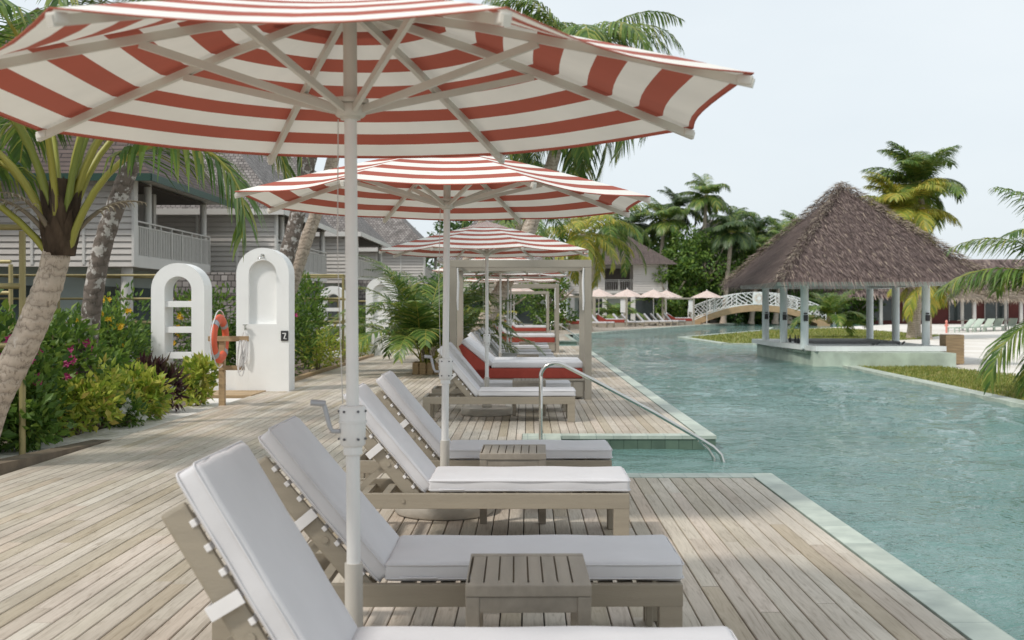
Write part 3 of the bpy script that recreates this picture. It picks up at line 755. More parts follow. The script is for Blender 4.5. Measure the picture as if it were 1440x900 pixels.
# steps under water at the cut-out
# ================================================================== WHITE ARCHES
def arch_outline(x0,x1,zb,zt,n=18):
    r = (x1-x0)/2; cx=(x0+x1)/2; cz = zt-r
    pts = [(x0,zb),(x0,cz)] + [(cx-r*math.cos(PI*k/n), cz+r*math.sin(PI*k/n)) for k in range(1,n)] + [(x1,cz),(x1,zb)]
    return pts
def arch_ring(mb, o, i, y0, y1, mi=0):
    n = len(o)
    for k in range(n-1):
        a,b,c,d = o[k],o[k+1],i[k+1],i[k]
        mb.face([(a[0],y0,a[1]),(b[0],y0,b[1]),(c[0],y0,c[1]),(d[0],y0,d[1])],mi)
        mb.face([(d[0],y1,d[1]),(c[0],y1,c[1]),(b[0],y1,b[1]),(a[0],y1,a[1])],mi)
        mb.face([(a[0],y0,a[1]),(a[0],y1,a[1]),(b[0],y1,b[1]),(b[0],y0,b[1])],mi)
        mb.face([(c[0],y0,c[1]),(c[0],y1,c[1]),(d[0],y1,d[1]),(d[0],y0,d[1])],mi)
def make_arches(loc, lab1, lab2, detail=True):
    # the shelf arch
    A = empty('arched_shelf_wall', loc, 0, lab1, 'arch wall', 'white arched wall pieces')
    m = MB(); o = arch_outline(-6.72,-5.77,0,2.31); i = arch_outline(-6.48,-6.0,0,2.07)
    arch_ring(m,o,i,0,.5); m.b2(-6.4795,-6.0005,.001,.499,0,.279)
    m.build('arch_frame', M['white'], A)
    for z in (.60,1.06,1.52):
        s = MB(); s.b2(-6.479,-6.001,.04,.46,z,z+.11,0,.004); s.build('rung', M['white'], A)
    w = MB(); w.b2(-5.769,-5.201,.06,.44,0,.45,0,.003); w.build('low_wall', M['white'], A)
    B = empty('outdoor_shower_arch', loc, 0, lab2, 'shower', 'white arched shower walls')
    m = MB(); o = arch_outline(-5.2,-4.26,0,2.58); i = arch_outline(-4.98,-4.48,0,2.36)
    arch_ring(m,o,i,0,.5); 
    m.b2(-4.9795,-4.4805,.001,.499,0,1.219)
    j = arch_outline(-4.98,-4.48,1.22,2.36)
    m.face([(a,.10,b) for a,b in j])
    m.build('arch_wall', M['white'], B)
    s = MB(); s.tube([(-4.73,.0,2.44),(-4.73,-.10,2.46),(-4.73,-.14,2.42)], .012, 10); cyl(s,(-4.73,-.15,2.375),.055,.025,20,bev=.004,r2=.045)
    s.tube([(-4.73,-.001,2.44),(-4.73,-.012,2.44)], .035, 16)
    s.build('shower_head', M['chrome'], B)
    t = MB(); t.tube([(-5.02,-.003,1.14),(-5.02,-.09,1.14)], .014, 10); t.tube([(-5.02,-.07,1.11),(-5.02,-.07,1.20)], .018, 10); t.b2(-5.06,-4.98,-.10,-.04,1.20,1.215,0,.003)
    t.build('tap', M['chrome'], B)
    h = MB(); pts = []
    for k in range(40):
        a = k/39*PI*5.0; pts.append((-5.02-.02+.055*math.sin(a)*(1), -.03-.0012*k, .80+.32*math.cos(a)*.9 if k>4 else 1.1-.05*k))
    h.tube(pts, .0085, 6); h.build('hose', M['strap'], B)
    p = MB(); p.b2(-4.40,-4.27,-.018,-.001,.92,1.10,0,.006); pp = p.build('number_plaque', M['black'], B)
    q = MB(); q.b2(-4.375,-4.305,-.0215,-.0185,1.045,1.062); q.bar((-4.312,-.020,1.05),(-4.345,-.020,.955), .003,.018); q.b2(-4.33,-4.30,-.0215,-.0185,.95,.962)
    q.build('numeral', M['glyph'], pp)
    return A,B
make_arches((0,20.3,-.02), 'tall white arched shelf wall with three rungs, left of the nearest shower', 'white arch with shower head, hose and number plaque beside the life ring')
make_arches((.15,35.5,-.15), 'distant white arched shelf wall with rungs behind the nearest umbrella pole', 'distant white shower arch beside the potted palm')
pf = MB(); pf.b2(-5.9,-4.0+-.66,19.2,20.28,-.25,.02,0,.01)
tag(pf.build('shower_step', M['timber']), 'low timber step in front of the nearest shower arch', 'step')
kb = MB()
kp = [(-4.98,8.5),(-4.74,8.5),(-4.712,12.6),(-4.74,12.6)]
kb.face([(-5.02,8.3,.15),(-4.80,8.3,.15),(-4.715,12.9,.0),(-4.93,12.9,.0)]); kb.face([(-4.80,8.3,-.2),(-4.715,12.9,-.2),(-4.715,12.9,.0),(-4.80,8.3,.15)]); kb.face([(-5.02,8.3,-.2),(-4.8,8.3,-.2),(-4.8,8.3,.15),(-5.02,8.3,.15)])
M['kerb']=simple('weathered_kerb_timber',(.17,.13,.09),.8,.25,4,.3,40)
tag(kb.build('timber_kerb', M['kerb']), 'tapering timber kerb between the palm trunk and the deck', 'kerb')
# planter kerb behind the arches
for k,(ya,yb,lab) in enumerate([(21.5,35.0,'low brown timber kerb of the planting bed past the nearest shower'),(37,61,'low timber kerb of the far planting bed past the distant arches')]):
    q = MB(); q.b2(-4.82,-4.706,ya,yb,-.2,.07,0,.004); tag(q.build('planter_kerb', M['timber']), lab, 'kerb', 'timber planting bed kerbs')

# ================================================================== LIFE RING
S = empty('life_ring_stand', (-4.67,17.4,0), 0, 'brown timber post with crossbar holding the life ring', 'post')
p = MB(); p.b2(-.045,.045,-.045,.045,-.2,1.05,0,.006); p.build('post', M['timber'], S)
p = MB(); p.b2(-.20,.42,-.075,-.047,.98,1.06,0,.005); p.build('crossbar', M['timber'], S)
p = MB(); p.b2(.0,.36,-.07,-.046,.54,.61,0,.005); p.build('crossbar', M['timber'], S)
LR = empty('life_ring', (-4.57,17.23,1.02), R(62), 'orange red life ring with white rope hanging on the timber post', 'life ring')
LR.rotation_euler = (0,0,R(88)); LR.location = (-4.66,17.22,1.02)
m = MB(); rows=[]
for k in range(40):
    a = 2*PI*k/40; c = Vector((math.cos(a),0,math.sin(a)))
    rows.append([c*(.30+.075*math.cos(2*PI*j/14))+Vector((0,.05*math.sin(2*PI*j/14),0)) for j in range(14)])
rows.append(rows[0]); m.grid(rows,0,None,True,True); m.build('ring', M['ring'], LR)
m = MB()
for q in range(4):
    a0 = R(45+90*q)
    rows=[]
    for k in range(5):
        a = a0 + R(-7+3.5*k); c = Vector((math.cos(a),0,math.sin(a)))
        rows.append([c*(.30+.078*math.cos(2*PI*j/14))+Vector((0,.053*math.sin(2*PI*j/14),0)) for j in range(14)])
    m.grid(rows,0,None,True,True)
m.build('band', M['steel'], LR)
m = MB()
for q in range(4):
    pts=[]
    for k in range(9):
        a = R(45+90*q+90*k/8); rr_ = .385 + .05*math.sin(PI*k/8); pts.append((math.cos(a)*rr_,0,math.sin(a)*rr_))
    m.tube(pts,.009,6)
m.build('rope', M['strap'], LR)
m = MB()
for q in range(3):
    pts = [(-4.36+.03*q,17.30-.01*q,1.0-0*q)]
    for k in range(1,12):
        t = k/11; pts.append((-4.36+.02*q+.05*math.sin(t*6+q), 17.29-.01*q, 1.0-.55*math.sin(PI*t)*(1-.12*q)))
    m.tube(pts,.009,6)
tag(m.build('coiled_rope', M['strap']), 'white coiled rope hanging from the life ring crossbar', 'rope')

# ================================================================== BRASS TRELLIS
def trellis(name, loc, x0, x1, posts, label, depth=0, zt=2.33):
    T = empty(name, loc, 0, label, 'trellis', 'brass coloured tube trellises')
    for x in posts:
        p = MB(); p.tube([(x,0,-.1),(x,0,zt-.04)], .034, 10); p.build('post', M['brass'], T)
        if depth:
            p = MB(); p.tube([(x,depth,-.1),(x,depth,zt-.04)], .034, 10); p.build('post', M['brass'], T)
    for z in (1.10,1.72,zt):
        p = MB(); p.tube([(x0,0,z),(x1,0,z)], .032, 10); p.build('rail', M['brass'], T)
        if depth:
            p = MB(); p.tube([(x0,depth,z),(x1,depth,z)], .032, 10); p.build('rail', M['brass'], T)
    if depth:
        for x in posts:
            p = MB(); p.tube([(x,.0,zt),(x,depth,zt)], .032, 10); p.build('cross_rail', M['brass'], T)
    return T
trellis('tube_trellis', (0,11.8,0), -7.8,-5.24, [-7.6,-5.24], 'nearest brass tube trellis, behind the leaning palm trunk at the left edge')
trellis('tube_trellis', (0,17.5,0), -10.5,-7.95, [-10.4,-7.95], 'brass tube trellis left of the arches, deep in the flower bed', zt=2.2)
trellis('tube_trellis', (0,29.6,0), -15,-4.8, [-14,-12.2,-8.9,-6.6,-4.8], 'long brass tube trellis behind the white arches, in front of the houses', depth=1.9)
trellis('tube_trellis', (0,42.0,0), -9,-5.0, [-9,-7,-5.0], 'distant brass tube trellis behind the far arches', depth=1.5, zt=2.2)

# ================================================================== HOUSES
def uvq(pts):
    """uv in metres on a sloped quad: u along first edge"""
    p = [Vector(q) for q in pts]; u = (p[1]-p[0]).normalized(); nn = (p[1]-p[0]).cross(p[2]-p[0]).normalized(); v = nn.cross(u)
    return [((q-p[0]).dot(u)+p[0].x+p[0].y, (q-p[0]).dot(v)) for q in p]
def hip_roof(mb, x0,x1,y0,y1,z,h,ridge='y',rl=None, flare=.0):
    cx=(x0+x1)/2; cy=(y0+y1)/2
    if ridge=='y':
        r = max(0,(y1-y0)/2-(x1-x0)/2) if rl is None else rl; a=(cx,cy-r,z+h); b=(cx,cy+r,z+h)
        F=[[(x0,y0,z),(x1,y0,z),a],[(x1,y0,z),(x1,y1,z),b,a],[(x1,y1,z),(x0,y1,z),b],[(x0,y1,z),(x0,y0,z),a,b]]
    else:
        r = max(0,(x1-x0)/2-(y1-y0)/2) if rl is None else rl; a=(cx-r,cy,z+h); b=(cx+r,cy,z+h)
        F=[[(x0,y0,z),(x1,y0,z),b,a],[(x1,y0,z),(x1,y1,z),b],[(x1,y1,z),(x0,y1,z),a,b],[(x0,y1,z),(x0,y0,z),a]]
    for f in F: mb.face(f,0,uvq(f))
    mb.face([(x0,y0,z-.002),(x0,y1,z-.002),(x1,y1,z-.002),(x1,y0,z-.002)],1)
def clap_wall(mb, a, b, z0, z1, pitch=.17, out=(0,-1)):
    """sawtooth boards on a wall from a to b (xy)"""
    A=Vector((a[0],a[1],0)); B=Vector((b[0],b[1],0)); o=Vector((out[0],out[1],0))
    z=z0
    while z < z1-.05:
        t=min(z+pitch,z1); up=Vector((0,0,t-.028)); lo=Vector((0,0,z))
        mb.face([A+lo+o*.062,B+lo+o*.062,B+up+o*.03,A+up+o*.03]); mb.face([A+lo+o*.0,B+lo+o*.0,B+lo+o*.062,A+lo+o*.062]); mb.face([A+up+o*.03,B+up+o*.03,B+up,A+up]); z=t
def railing(mb, a, b, z0, z1, sp=.15, r=.015):
    A=Vector((a[0],a[1],0)); B=Vector((b[0],b[1],0)); L=(B-A).length; n=int(L/sp); d=(B-A)/n
    up=Vector((0,0,1))
    mb.bar(A+up*z1,B+up*z1,.09,.04); mb.bar(A+up*(z1-.13),B+up*(z1-.13),.04,.035); mb.bar(A+up*(z0+.06),B+up*(z0+.06),.04,.035)
    for k in range(n+1):
        q=A+d*k; mb.bar(q+up*(z0+.08),q+up*(z1-.13),.02,.075)
    m=max(1,int(L/.9))
    for k in range(m+1):
        q=A+(B-A)*k/m; mb.bar(q+up*(z0),q+up*(z1),.07,.07)
def house(label, x0, xr, y0, y1, floor=2.85, eave=5.0, rise=4.6, roofmat='shingle', wallw=3.0, bx=None, fascia=False, over=.75, groupn='two storey guest houses with steep roofs', ridge='y'):
    """x0..xr: depth away from the pool; front (east) face at xr; south face at y0; wall bay then balcony along the east face"""
    H = empty('guest_house', (0,0,0), 0, label, 'house', groupn)
    yb = y0+.25   # balcony from yb to y1
    # upper storey: solid bay set back behind the balcony
    u = MB(); u.b2(x0,xr-2.0,y0+.05,y1,floor,eave-.02); u.build('upper_room', M['clap'], H)
    s = MB(); clap_wall(s,(x0,y0),(xr,y0),floor-.25,eave-.02); s.b2(x0,xr-.002,y0+.002,y0+.25,floor-.25,eave-.02); s.build('side_wall', M['clap'], H)
    t = MB()
    t.b2(xr-.0,xr+.07,y0-.075,y0+.24,floor-.25,eave-.02); t.build('corner_trim', M['clap_light'], H)
    w_ = (xr-x0)
    for q in (.5,1.9,3.3):
        if q<w_-.2: t = MB(); t.b2(xr-q-.8-.035,xr-q-.8+.035,y0-.075,y0-.03,floor-.2,eave-.05); t.build('wall_batten', M['clap_light'], H)
    sl = MB(); sl.b2(x0,xr,y0+.0,y1,floor-.22,floor-.001); sl.b2(xr,xr+.05,y0-.05,y1,floor-.26,floor+.05); sl.build('balcony_floor', M['clap_light'], H)
    r = MB(); railing(r,(xr,yb+.05),(xr,y1),floor,floor+1.0); r.build('balcony_railing', M['rail'], H)
    d = MB(); d.b2(xr-2.02,xr-1.97,y0+.27,y1-.1,floor+.02,eave-.05); d.b2(xr-1.96,xr-.02,y0+.26,y1-.05,eave-.08,eave-.05); d.build('dark_recess_doors', M['house_in'], H)  # recess shade put into colour: full-height dark doors plus a dark soffit panel
    ym=(y0+y1)/2
    c = MB(); c.b2(xr-1.2,xr-1.05,y0+.5,y1-.3,floor,floor+2.05) if False else None
    pn = MB()
    pn.b2(xr-1.98,xr-.6,ym-.12,ym+.12,floor,eave-.03); pn.build('partition', M['clap'], H)
    for yy in (y0+1.6, y1-.25):
        p = MB(); p.tube([(xr-.12,yy,floor),(xr-.12,yy,eave)], .11, 12); p.build('upper_post', M['clap_light'], H)
    # ground floor
    g_ = MB(); g_.b2(x0,xr-1.4,y0+.6,y1-.05,-.1,floor-.22); g_.build('ground_floor', M['ground_wall'], H)
    gl = MB()
    y = y0+1.0
    gw = gl
    gl.b2(xr-1.395,xr-1.36,y0+1.2,y1-.8,0,2.1)
    gl.build('glass_door', M['glass'], H)
    gl2 = MB(); gl2.b2(xr-4.2,xr-2.6,y0+.56,y0+.597,.1,2.1); gl2.build('window', M['glass'], H)
    for yy in (y0+.3,(y0+y1)/2,y1-.3):
        p = MB(); p.tube([(xr-.25,yy,-.1),(xr-.25,yy,floor-.22)], .16, 14); p.build('ground_post', M['clap_light'], H)
    # roof
    rf = MB(); hip_roof(rf, x0-over, xr+over, y0-over, y1+over, eave, rise, ridge); ro = rf.build('roof', [M[roofmat], M['clap_light']], H)
    fa = MB(); a,b,c_,d_ = x0-over, xr+over, y0-over, y1+over
    fa.b2(a,b,c_-.03,c_-.001,eave-.16,eave+.04); fa.b2(b+.001,b+.03,c_,d_,eave-.16,eave+.04); fa.build('fascia', M['fascia'] if fascia else M['clap_light'], ro)
    return H
house('nearest guest house with brown roof, green fascia and grey balcony, behind the palms at left', -19,-10.7,30.8,38.2, roofmat='shingle_brown', fascia=True, rise=5.6)
house('grey balcony end of the guest house at the left edge of the picture', -21,-13.2,19.5,27.5, roofmat='shingle_brown', fascia=True, rise=5.2)
house('second guest house with grey shingle roof, above the white shower arch', -17.5,-8.8,39.6,49.6, over=.4, rise=5.2, eave=4.85)
house('third guest house with grey shingle roof, seen behind the nearest umbrella pole', -16.5,-7.9,51.6,62.0, over=.4, rise=5.0, eave=4.85)
house('fourth guest house, mostly hidden behind the potted palm and third umbrella', -15,-6.0,65.5,76, over=.4, rise=5.0, eave=4.85)
# far row facing the bend of the pool
def far_house(label, cx, y, w, rmat='shingle_brown', eave=5.4, floor=3.0, rise=5.0):
    H = empty('guest_house', (cx,y,0), 0, label, 'house', 'guest houses beyond the bend of the pool')
    h = w/2
    u = MB(); u.b2(-h,-h*.28,0,8,floor-.25,eave); u.b2(h*.3,h,0,8,floor-.25,eave); u.b2(-h*.28,h*.3,2.0,8,floor-.25,eave)
    u.build('upper_wall', M['clap'], H)
    c = MB(); clap_wall(c,(-h,-.01),(-h*.28,-.01),floor-.25,eave-.02,.22); c.build('cladding', M['clap'], H)
    c = MB(); clap_wall(c,(h*.3,-.01),(h,-.01),floor-.25,eave-.02,.22); c.build('cladding', M['clap'], H)
    d = MB(); d.b2(-h*.25,h*.27,1.95,1.99,floor,floor+2.1); d.build('dark_recess_doors', M['house_in'], H)
    r = MB(); railing(r,(-h*.28,.0),(h*.3,.0),floor,floor+1.0,.2); r.b2(-h*.28,h*.3,0,2,floor-.25,floor); r.build('balcony_railing', M['rail'], H)
    g_ = MB(); g_.b2(-h,h,1.5,8,0,floor-.25); g_.build('ground_floor', M['ground_wall'], H)
    gl = MB(); gl.b2(-h*.8,-h*.2,1.44,1.49,.1,2.2); gl.build('glass_door', M['glass'], H); gl=MB(); gl.b2(h*.2,h*.8,1.44,1.49,.1,2.2); gl.build('glass_door', M['glass'], H)
    for q in (-h+.3,-h*.28,h*.3,h-.3):
        p = MB(); p.b2(q-.2,q+.2,.1,.5,0,floor-.25); p.build('ground_post', M['clap_light'], H)
    rf = MB(); hip_roof(rf,-h-.8,h+.8,-1.0,8.8,eave,rise,'x',rl=h*.25); rf.build('roof', [M[rmat], M['clap_light']], H)
    return H
far_house('far guest house with brown roof, above the row of pale pink umbrellas', 8.3,104,9.0,rise=2.9)
far_house('far guest house left of the pale umbrellas, partly behind the nearest cabana', -2.5,98,9.0,'shingle')
far_house('farthest guest house, half hidden by the leafy tree', 19.5,112,9.0,'shingle')

# shingled garden walls seen through the arches
for k,(xa,xb,ya,za,lab) in enumerate([(-8.6,-6.6,27.5,2.35,'shingle clad garden wall seen through the nearest shelf arch'),(-7.4,-5.2,45.5,2.6,'shingle clad garden wall behind the distant arches')]):
    H = empty('garden_screen', (0,ya,0), 0, lab, 'screen wall', 'shingle clad garden walls')
    m = MB(); f=[(xa,0,-.1),(xb,0,-.1),(xb,.25,za),(xa,.25,za)]; m.face(f,0,uvq(f)); f=[(xb,0,-.1),(xb,1.2,-.1),(xb,.95,za),(xb,.25,za)]; m.face(f,0,uvq(f)); f=[(xa,.25,za),(xb,.25,za),(xb,.95,za),(xa,.95,za)]; m.face(f,0,uvq(f)); f=[(xb,1.2,-.1),(xa,1.2,-.1),(xa,.95,za),(xb,.95,za)]; m.face(f,0,uvq(f))
    m.build('shingle_wall', M['shingle'], H)
    b = MB()
    for z in (.9,1.75): b.b2(xa,xb,-.05+.25*z/za,.0+.25*z/za-.002,z,z+.06)
    b.build('batten', M['house_in'], H)

# ================================================================== VEGETATION
def leaf(mb, c, d, n, L, W, mi=0):
    d = d.normalized(); s = d.cross(n); 
    if s.length<.01: s=d.orthogonal()
    s.normalize(); n2 = s.cross(d)
    b=len(mb.v); tipv=c+d*L-n2*L*.12; m1=c+d*L*.45+s*W*.5+n2*W*.12; m2=c+d*L*.45-s*W*.5+n2*W*.12
    mb.v.extend([tuple(c),tuple(m1),tuple(tipv),tuple(m2)]); mb.f.append((b,b+1,b+2)); mb.f.append((b,b+2,b+3))
    mb.m += [mi,mi]; mb.uv += [None,None]; mb.sm += [False,False]
def rnd_dir(r): 
    z=r.uniform(-1,1); a=r.uniform(0,2*PI); q=math.sqrt(1-z*z); return Vector((q*math.cos(a),q*math.sin(a),z))
def foliage(w,d,h,n,L,W,seed,z0=0,mb=None,clumps=9,up=.5):
    r = random.Random(seed); mb = mb or MB()
    cl=[]
    for _ in range(clumps):
        a=r.uniform(0,2*PI); q=r.uniform(.1,.75)**.8
        cl.append((Vector((math.cos(a)*q*w/2, math.sin(a)*q*d/2, z0+h*r.uniform(.25,.8))), r.uniform(.22,.4)))
    for _ in range(n):
        c,s = r.choice(cl); u = rnd_dir(r); q = r.uniform(.55,1.05)
        p = c+Vector((u.x*w*s*q,u.y*d*s*q,u.z*h*s*q))
        if p.z < z0+.02: p.z = z0+.02+r.random()*.1*h
        dd = u+Vector((0,0,up))+rnd_dir(r)*.7
        leaf(mb,p,dd,rnd_dir(r)+Vector((0,0,1)),L*r.uniform(.6,1.25),W*r.uniform(.7,1.2))
    return mb
def shrub(label, x, y, w, d, h, n, L, W, mat, seed, flowers=None, nf=0, fs=.05, z=-.05, cat='shrub', group='shrubs in the flower beds', name='shrub', clumps=10, stems=5, z0=0.0):
    S = empty(name,(x,y,z),0,label,cat,group)
    foliage(w,d,h,n,L,W,seed,z0,clumps=clumps).build('foliage', M[mat], S)
    r = random.Random(seed+1); st = MB()
    for _ in range(stems):
        a=r.uniform(0,2*PI); e=Vector((math.cos(a)*w*.3*r.random(),math.sin(a)*d*.3*r.random(),z0+h*r.uniform(.5,.85)))
        st.tube([(e.x*.15,e.y*.15,-.05),(e.x*.6,e.y*.6,e.z*.5),tuple(e)],[.018,.012,.006],5)
    st.build('stem', M['stem'], S)
    if flowers:
        f = MB()
        for _ in range(nf):
            a=r.uniform(0,2*PI); q=r.random()**.5; zz=h*(.45+.6*r.random())
            c=Vector((math.cos(a)*q*w*.52, -abs(math.sin(a))*q*d*.55, z0+zz*(1-.35*q)))
            for _k in range(3):
                cc=c+rnd_dir(r)*fs*.8
                for pt in range(5):
                    t=2*PI*pt/5; leaf(f,cc,Vector((math.cos(t),-.4,math.sin(t))),Vector((0,-1,.3)),fs,fs*.7)
        f.build('flowers', M[flowers], S)
    return S
sh = [
 ('bright yellow green shrub at the foot of the leaning palm trunk',-5.75,12.7,1.0,1.2,.95,1100,.14,.075,'leaf_mid',1,None,0),
 ('low yellow green shrub beside the sand path, right of the leaning palm trunk',-5.45,13.6,.9,1.1,.66,1100,.12,.07,'leaf_yellow',2,None,0),
 ('lime green shrub in the middle of the left flower bed',-5.6,14.9,1.0,1.2,.80,1200,.13,.07,'leaf_yellow',3,None,0),
 ('yellow tinged shrub with drooping leaves beside the purple plant',-5.35,15.5,.8,.9,.70,1000,.13,.07,'leaf_yellow',4,None,0),
 ('dark purple leaved plant in front of the shelf arch',-5.32,16.5,.6,.6,.72,600,.2,.05,'leaf_purple',5,None,0),
 ('isolated lime green shrub right in front of the shelf arch foot',-5.12,17.6,.62,.7,.72,900,.13,.065,'leaf_yellow',6,None,0),
 ('green bush with white flower clusters behind the dark palm trunk',-6.1,15.6,1.2,1.2,1.08,1100,.15,.07,'leaf_mid',7,'flower_white',24),
 ('tall bougainvillea with magenta flowers behind the leaning palm trunk',-5.8,13.9,1.1,1.2,1.45,1500,.12,.075,'leaf_mid',8,'flower_pink',24),
 ('green bougainvillea at the left edge with a few pink flowers',-5.6,12.5,.8,.9,1.75,1300,.12,.075,'leaf_mid',9,'flower_pink',14),
 ('dark green bush at the left edge behind the trellis post',-6.3,11.2,1.2,1.2,.9,1300,.13,.08,'leaf_mid',10,None,0),
 ('leafy bush with yellow trumpet flowers left of the shelf arch',-7.45,20.3,1.4,1.6,1.85,2200,.13,.055,'leaf_mid',11,'flower_yellow',20),
 ('green bush with yellow flowers seen through the shelf arch',-6.4,22.3,1.4,1.6,1.95,1900,.13,.055,'leaf_mid',12,'flower_yellow',10),
 ('green bush between the shelf arch and the shower arch',-5.6,22.8,1.1,1.2,1.45,1300,.12,.05,'leaf_mid',13,None,0),
 ('lime green shrub directly right of the shower arch',-5.1,23.0,.8,1.4,1.05,1300,.12,.05,'leaf_yellow',14,None,0),
 ('tall green bush with climbing stems right of the shower arch',-5.4,25.5,1.2,1.8,1.85,1900,.14,.06,'leaf_mid',15,'flower_pink',3),
 ('lime shrub in front of the trellis post beside the deck',-5.0,27.2,.8,2.0,1.0,1400,.12,.05,'leaf_yellow',16,None,0),
 ('bush climbing over the trellis end behind the nearest umbrella pole',-5.7,29.2,1.3,1.6,2.15,1800,.14,.06,'leaf_mid',17,None,0),
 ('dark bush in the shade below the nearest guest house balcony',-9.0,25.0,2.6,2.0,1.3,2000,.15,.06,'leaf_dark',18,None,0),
 ('dark bush behind the dark palm trunk, left of the yellow flowered bush',-8.2,19.0,1.6,1.6,1.3,1800,.14,.06,'leaf_dark',19,None,0),
 ('low lime shrub in front of the distant white arches',-5.2,34.5,.9,1.6,.75,900,.14,.06,'leaf_yellow',20,None,0),
 ('green shrub right of the distant shelf arch',-5.6,38.0,1.2,1.6,1.5,1100,.16,.07,'leaf_mid',21,None,0),
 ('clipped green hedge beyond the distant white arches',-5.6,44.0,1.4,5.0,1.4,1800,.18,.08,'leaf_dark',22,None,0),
 ('spiky lime plants along the sand path below the bougainvillea',-6.2,14.3,.9,.9,.75,1000,.15,.04,'leaf_yellow',23,None,0),
 ('small white flowered plant at the path edge beside the purple plant',-5.15,14.6,.5,.5,.42,420,.1,.04,'leaf_mid',24,'flower_white',5),
 ('dense dark bush filling the bed behind the leaning palm trunk',-5.9,11.9,.9,.9,.95,1000,.14,.08,'leaf_mid',25,None,0),
 ('bushy green shrub in front of the nearest trellis post',-5.4,12.1,.7,.8,.72,800,.13,.075,'leaf_mid',27,None,0),
]
for s in sh:
    shrub(s[0],s[1],s[2],s[3],s[4],s[5],s[6],s[7],s[8],s[9],s[10]*13,s[11],s[12],.055)

def frond(mb, o, az, el, L, droop, ll, n, r, mr=0, ml=1, wid=.035, rr=.022, hang=.55, twist=0, bare=.12, windx=0):
    """rachis + leaflets"""
    pts=[Vector(o)]; e=el; seg=14; a=az
    dirs=[]
    for k in range(seg):
        t=k/seg
        d=Vector((math.cos(e)*math.cos(a),math.cos(e)*math.sin(a),math.sin(e))); d.x+=windx*t; d.normalize(); dirs.append(d)
        pts.append(pts[-1]+d*L/seg); e-=droop/seg*(.5+1.3*t); a+=twist/seg
    dirs.append(dirs[-1])
    mb.tube(pts,[rr*(1-.85*k/seg) for k in range(seg+1)],5,mr,cap=False)
    for k in range(n):
        t=bare+(1-bare)*(k+.5*r.random())/n; f=t*seg; i=min(int(f),seg-1); p=pts[i].lerp(pts[i+1],f-i); d=dirs[i]
        side=d.cross(Vector((0,0,1)))
        if side.length<.05: side=Vector((-math.sin(az),math.cos(az),0))
        side.normalize(); upv=side.cross(d)
        l=ll*(.45+.55*math.sin(PI*min(1,(t*.9+.12))))*r.uniform(.8,1.1)
        if t>.85: l*=.75
        for s in (-1,1):
            if r.random()<.04: continue
            dd=(side*s*.9+d*(.45+.5*t)+upv*.25+rnd_dir(r)*.12).normalized()
            c=Vector(p); w=wid*r.uniform(.8,1.1); b=len(mb.v); prev=c; tt=dd.copy()
            wdir=d.cross(dd)
            wdir=(d - dd*d.dot(dd)).normalized()
            rows=[]
            for q,(lw) in enumerate((.55,1.0,.8,.08)):
                rows.append((prev-wdir*w*lw*.5, prev+wdir*w*lw*.5))
                tt=(tt+Vector((windx*.25,0,-hang*(.32+.2*q)))).normalized(); prev=prev+tt*l/3
            for a_,b_ in rows: mb.v.append(tuple(a_)); mb.v.append(tuple(b_))
            for q in range(3):
                mb.f.append((b+2*q,b+2*q+1,b+2*q+3,b+2*q+2)); mb.m.append(ml); mb.uv.append(None); mb.sm.append(False)
def palm_crown(seed, nf, L, ll, n, mats, el=(10,80), droop=(1.2,2.0), wid=.035, rr=.022, hang=.55, windx=0, azs=None, bare=.12, dead=0):
    r=random.Random(seed); mb=MB()
    for k in range(nf):
        az = azs[k] if azs else 2*PI*k/nf*2.618+r.uniform(-.2,.2)
        e = R(el[0]+(el[1]-el[0])*((k+.5)/nf)) if azs is None else R(r.uniform(*el))
        o=(math.cos(az)*.06,math.sin(az)*.06,r.uniform(-.1,.1))
        frond(mb,o,az,e,L*r.uniform(.85,1.1),r.uniform(*droop),ll,n,r,0,1,wid,rr,hang,r.uniform(-.3,.3),bare,windx)
    for k in range(dead):
        az=r.uniform(0,2*PI); frond(mb,(0,0,-.1),az,R(-20),L*.6,1.2,ll*.6,int(n*.5),r,2,2,wid*.8,rr*.8,.9)
    return mb
def trunk_mb(pts, r0, r1, n=14, seed=0, ring=.05):
    pts=[Vector(p) for p in pts]; r=random.Random(seed); mb=MB()
    # catmull-ish resample
    out=[]
    m=len(pts)-1
    for i in range(m):
        p0=pts[max(i-1,0)];p1=pts[i];p2=pts[i+1];p3=pts[min(i+2,m)]
        for k in range(12):
            t=k/12; out.append(.5*((2*p1)+(p2-p0)*t+(2*p0-5*p1+4*p2-p3)*t*t+(-p0+3*p1-3*p2+p3)*t**3))
    out.append(pts[-1]); K=len(out); rad=[]
    for k in range(K):
        t=k/(K-1); q=r0+(r1-r0)*t; 
        if t<.1: q*=1+.35*(1-t/.1)
        rad.append(q*(1+ring*((k%2)*1.0-.5))*r.uniform(.97,1.03))
    mb.tube(out,rad,n,0)
    return mb
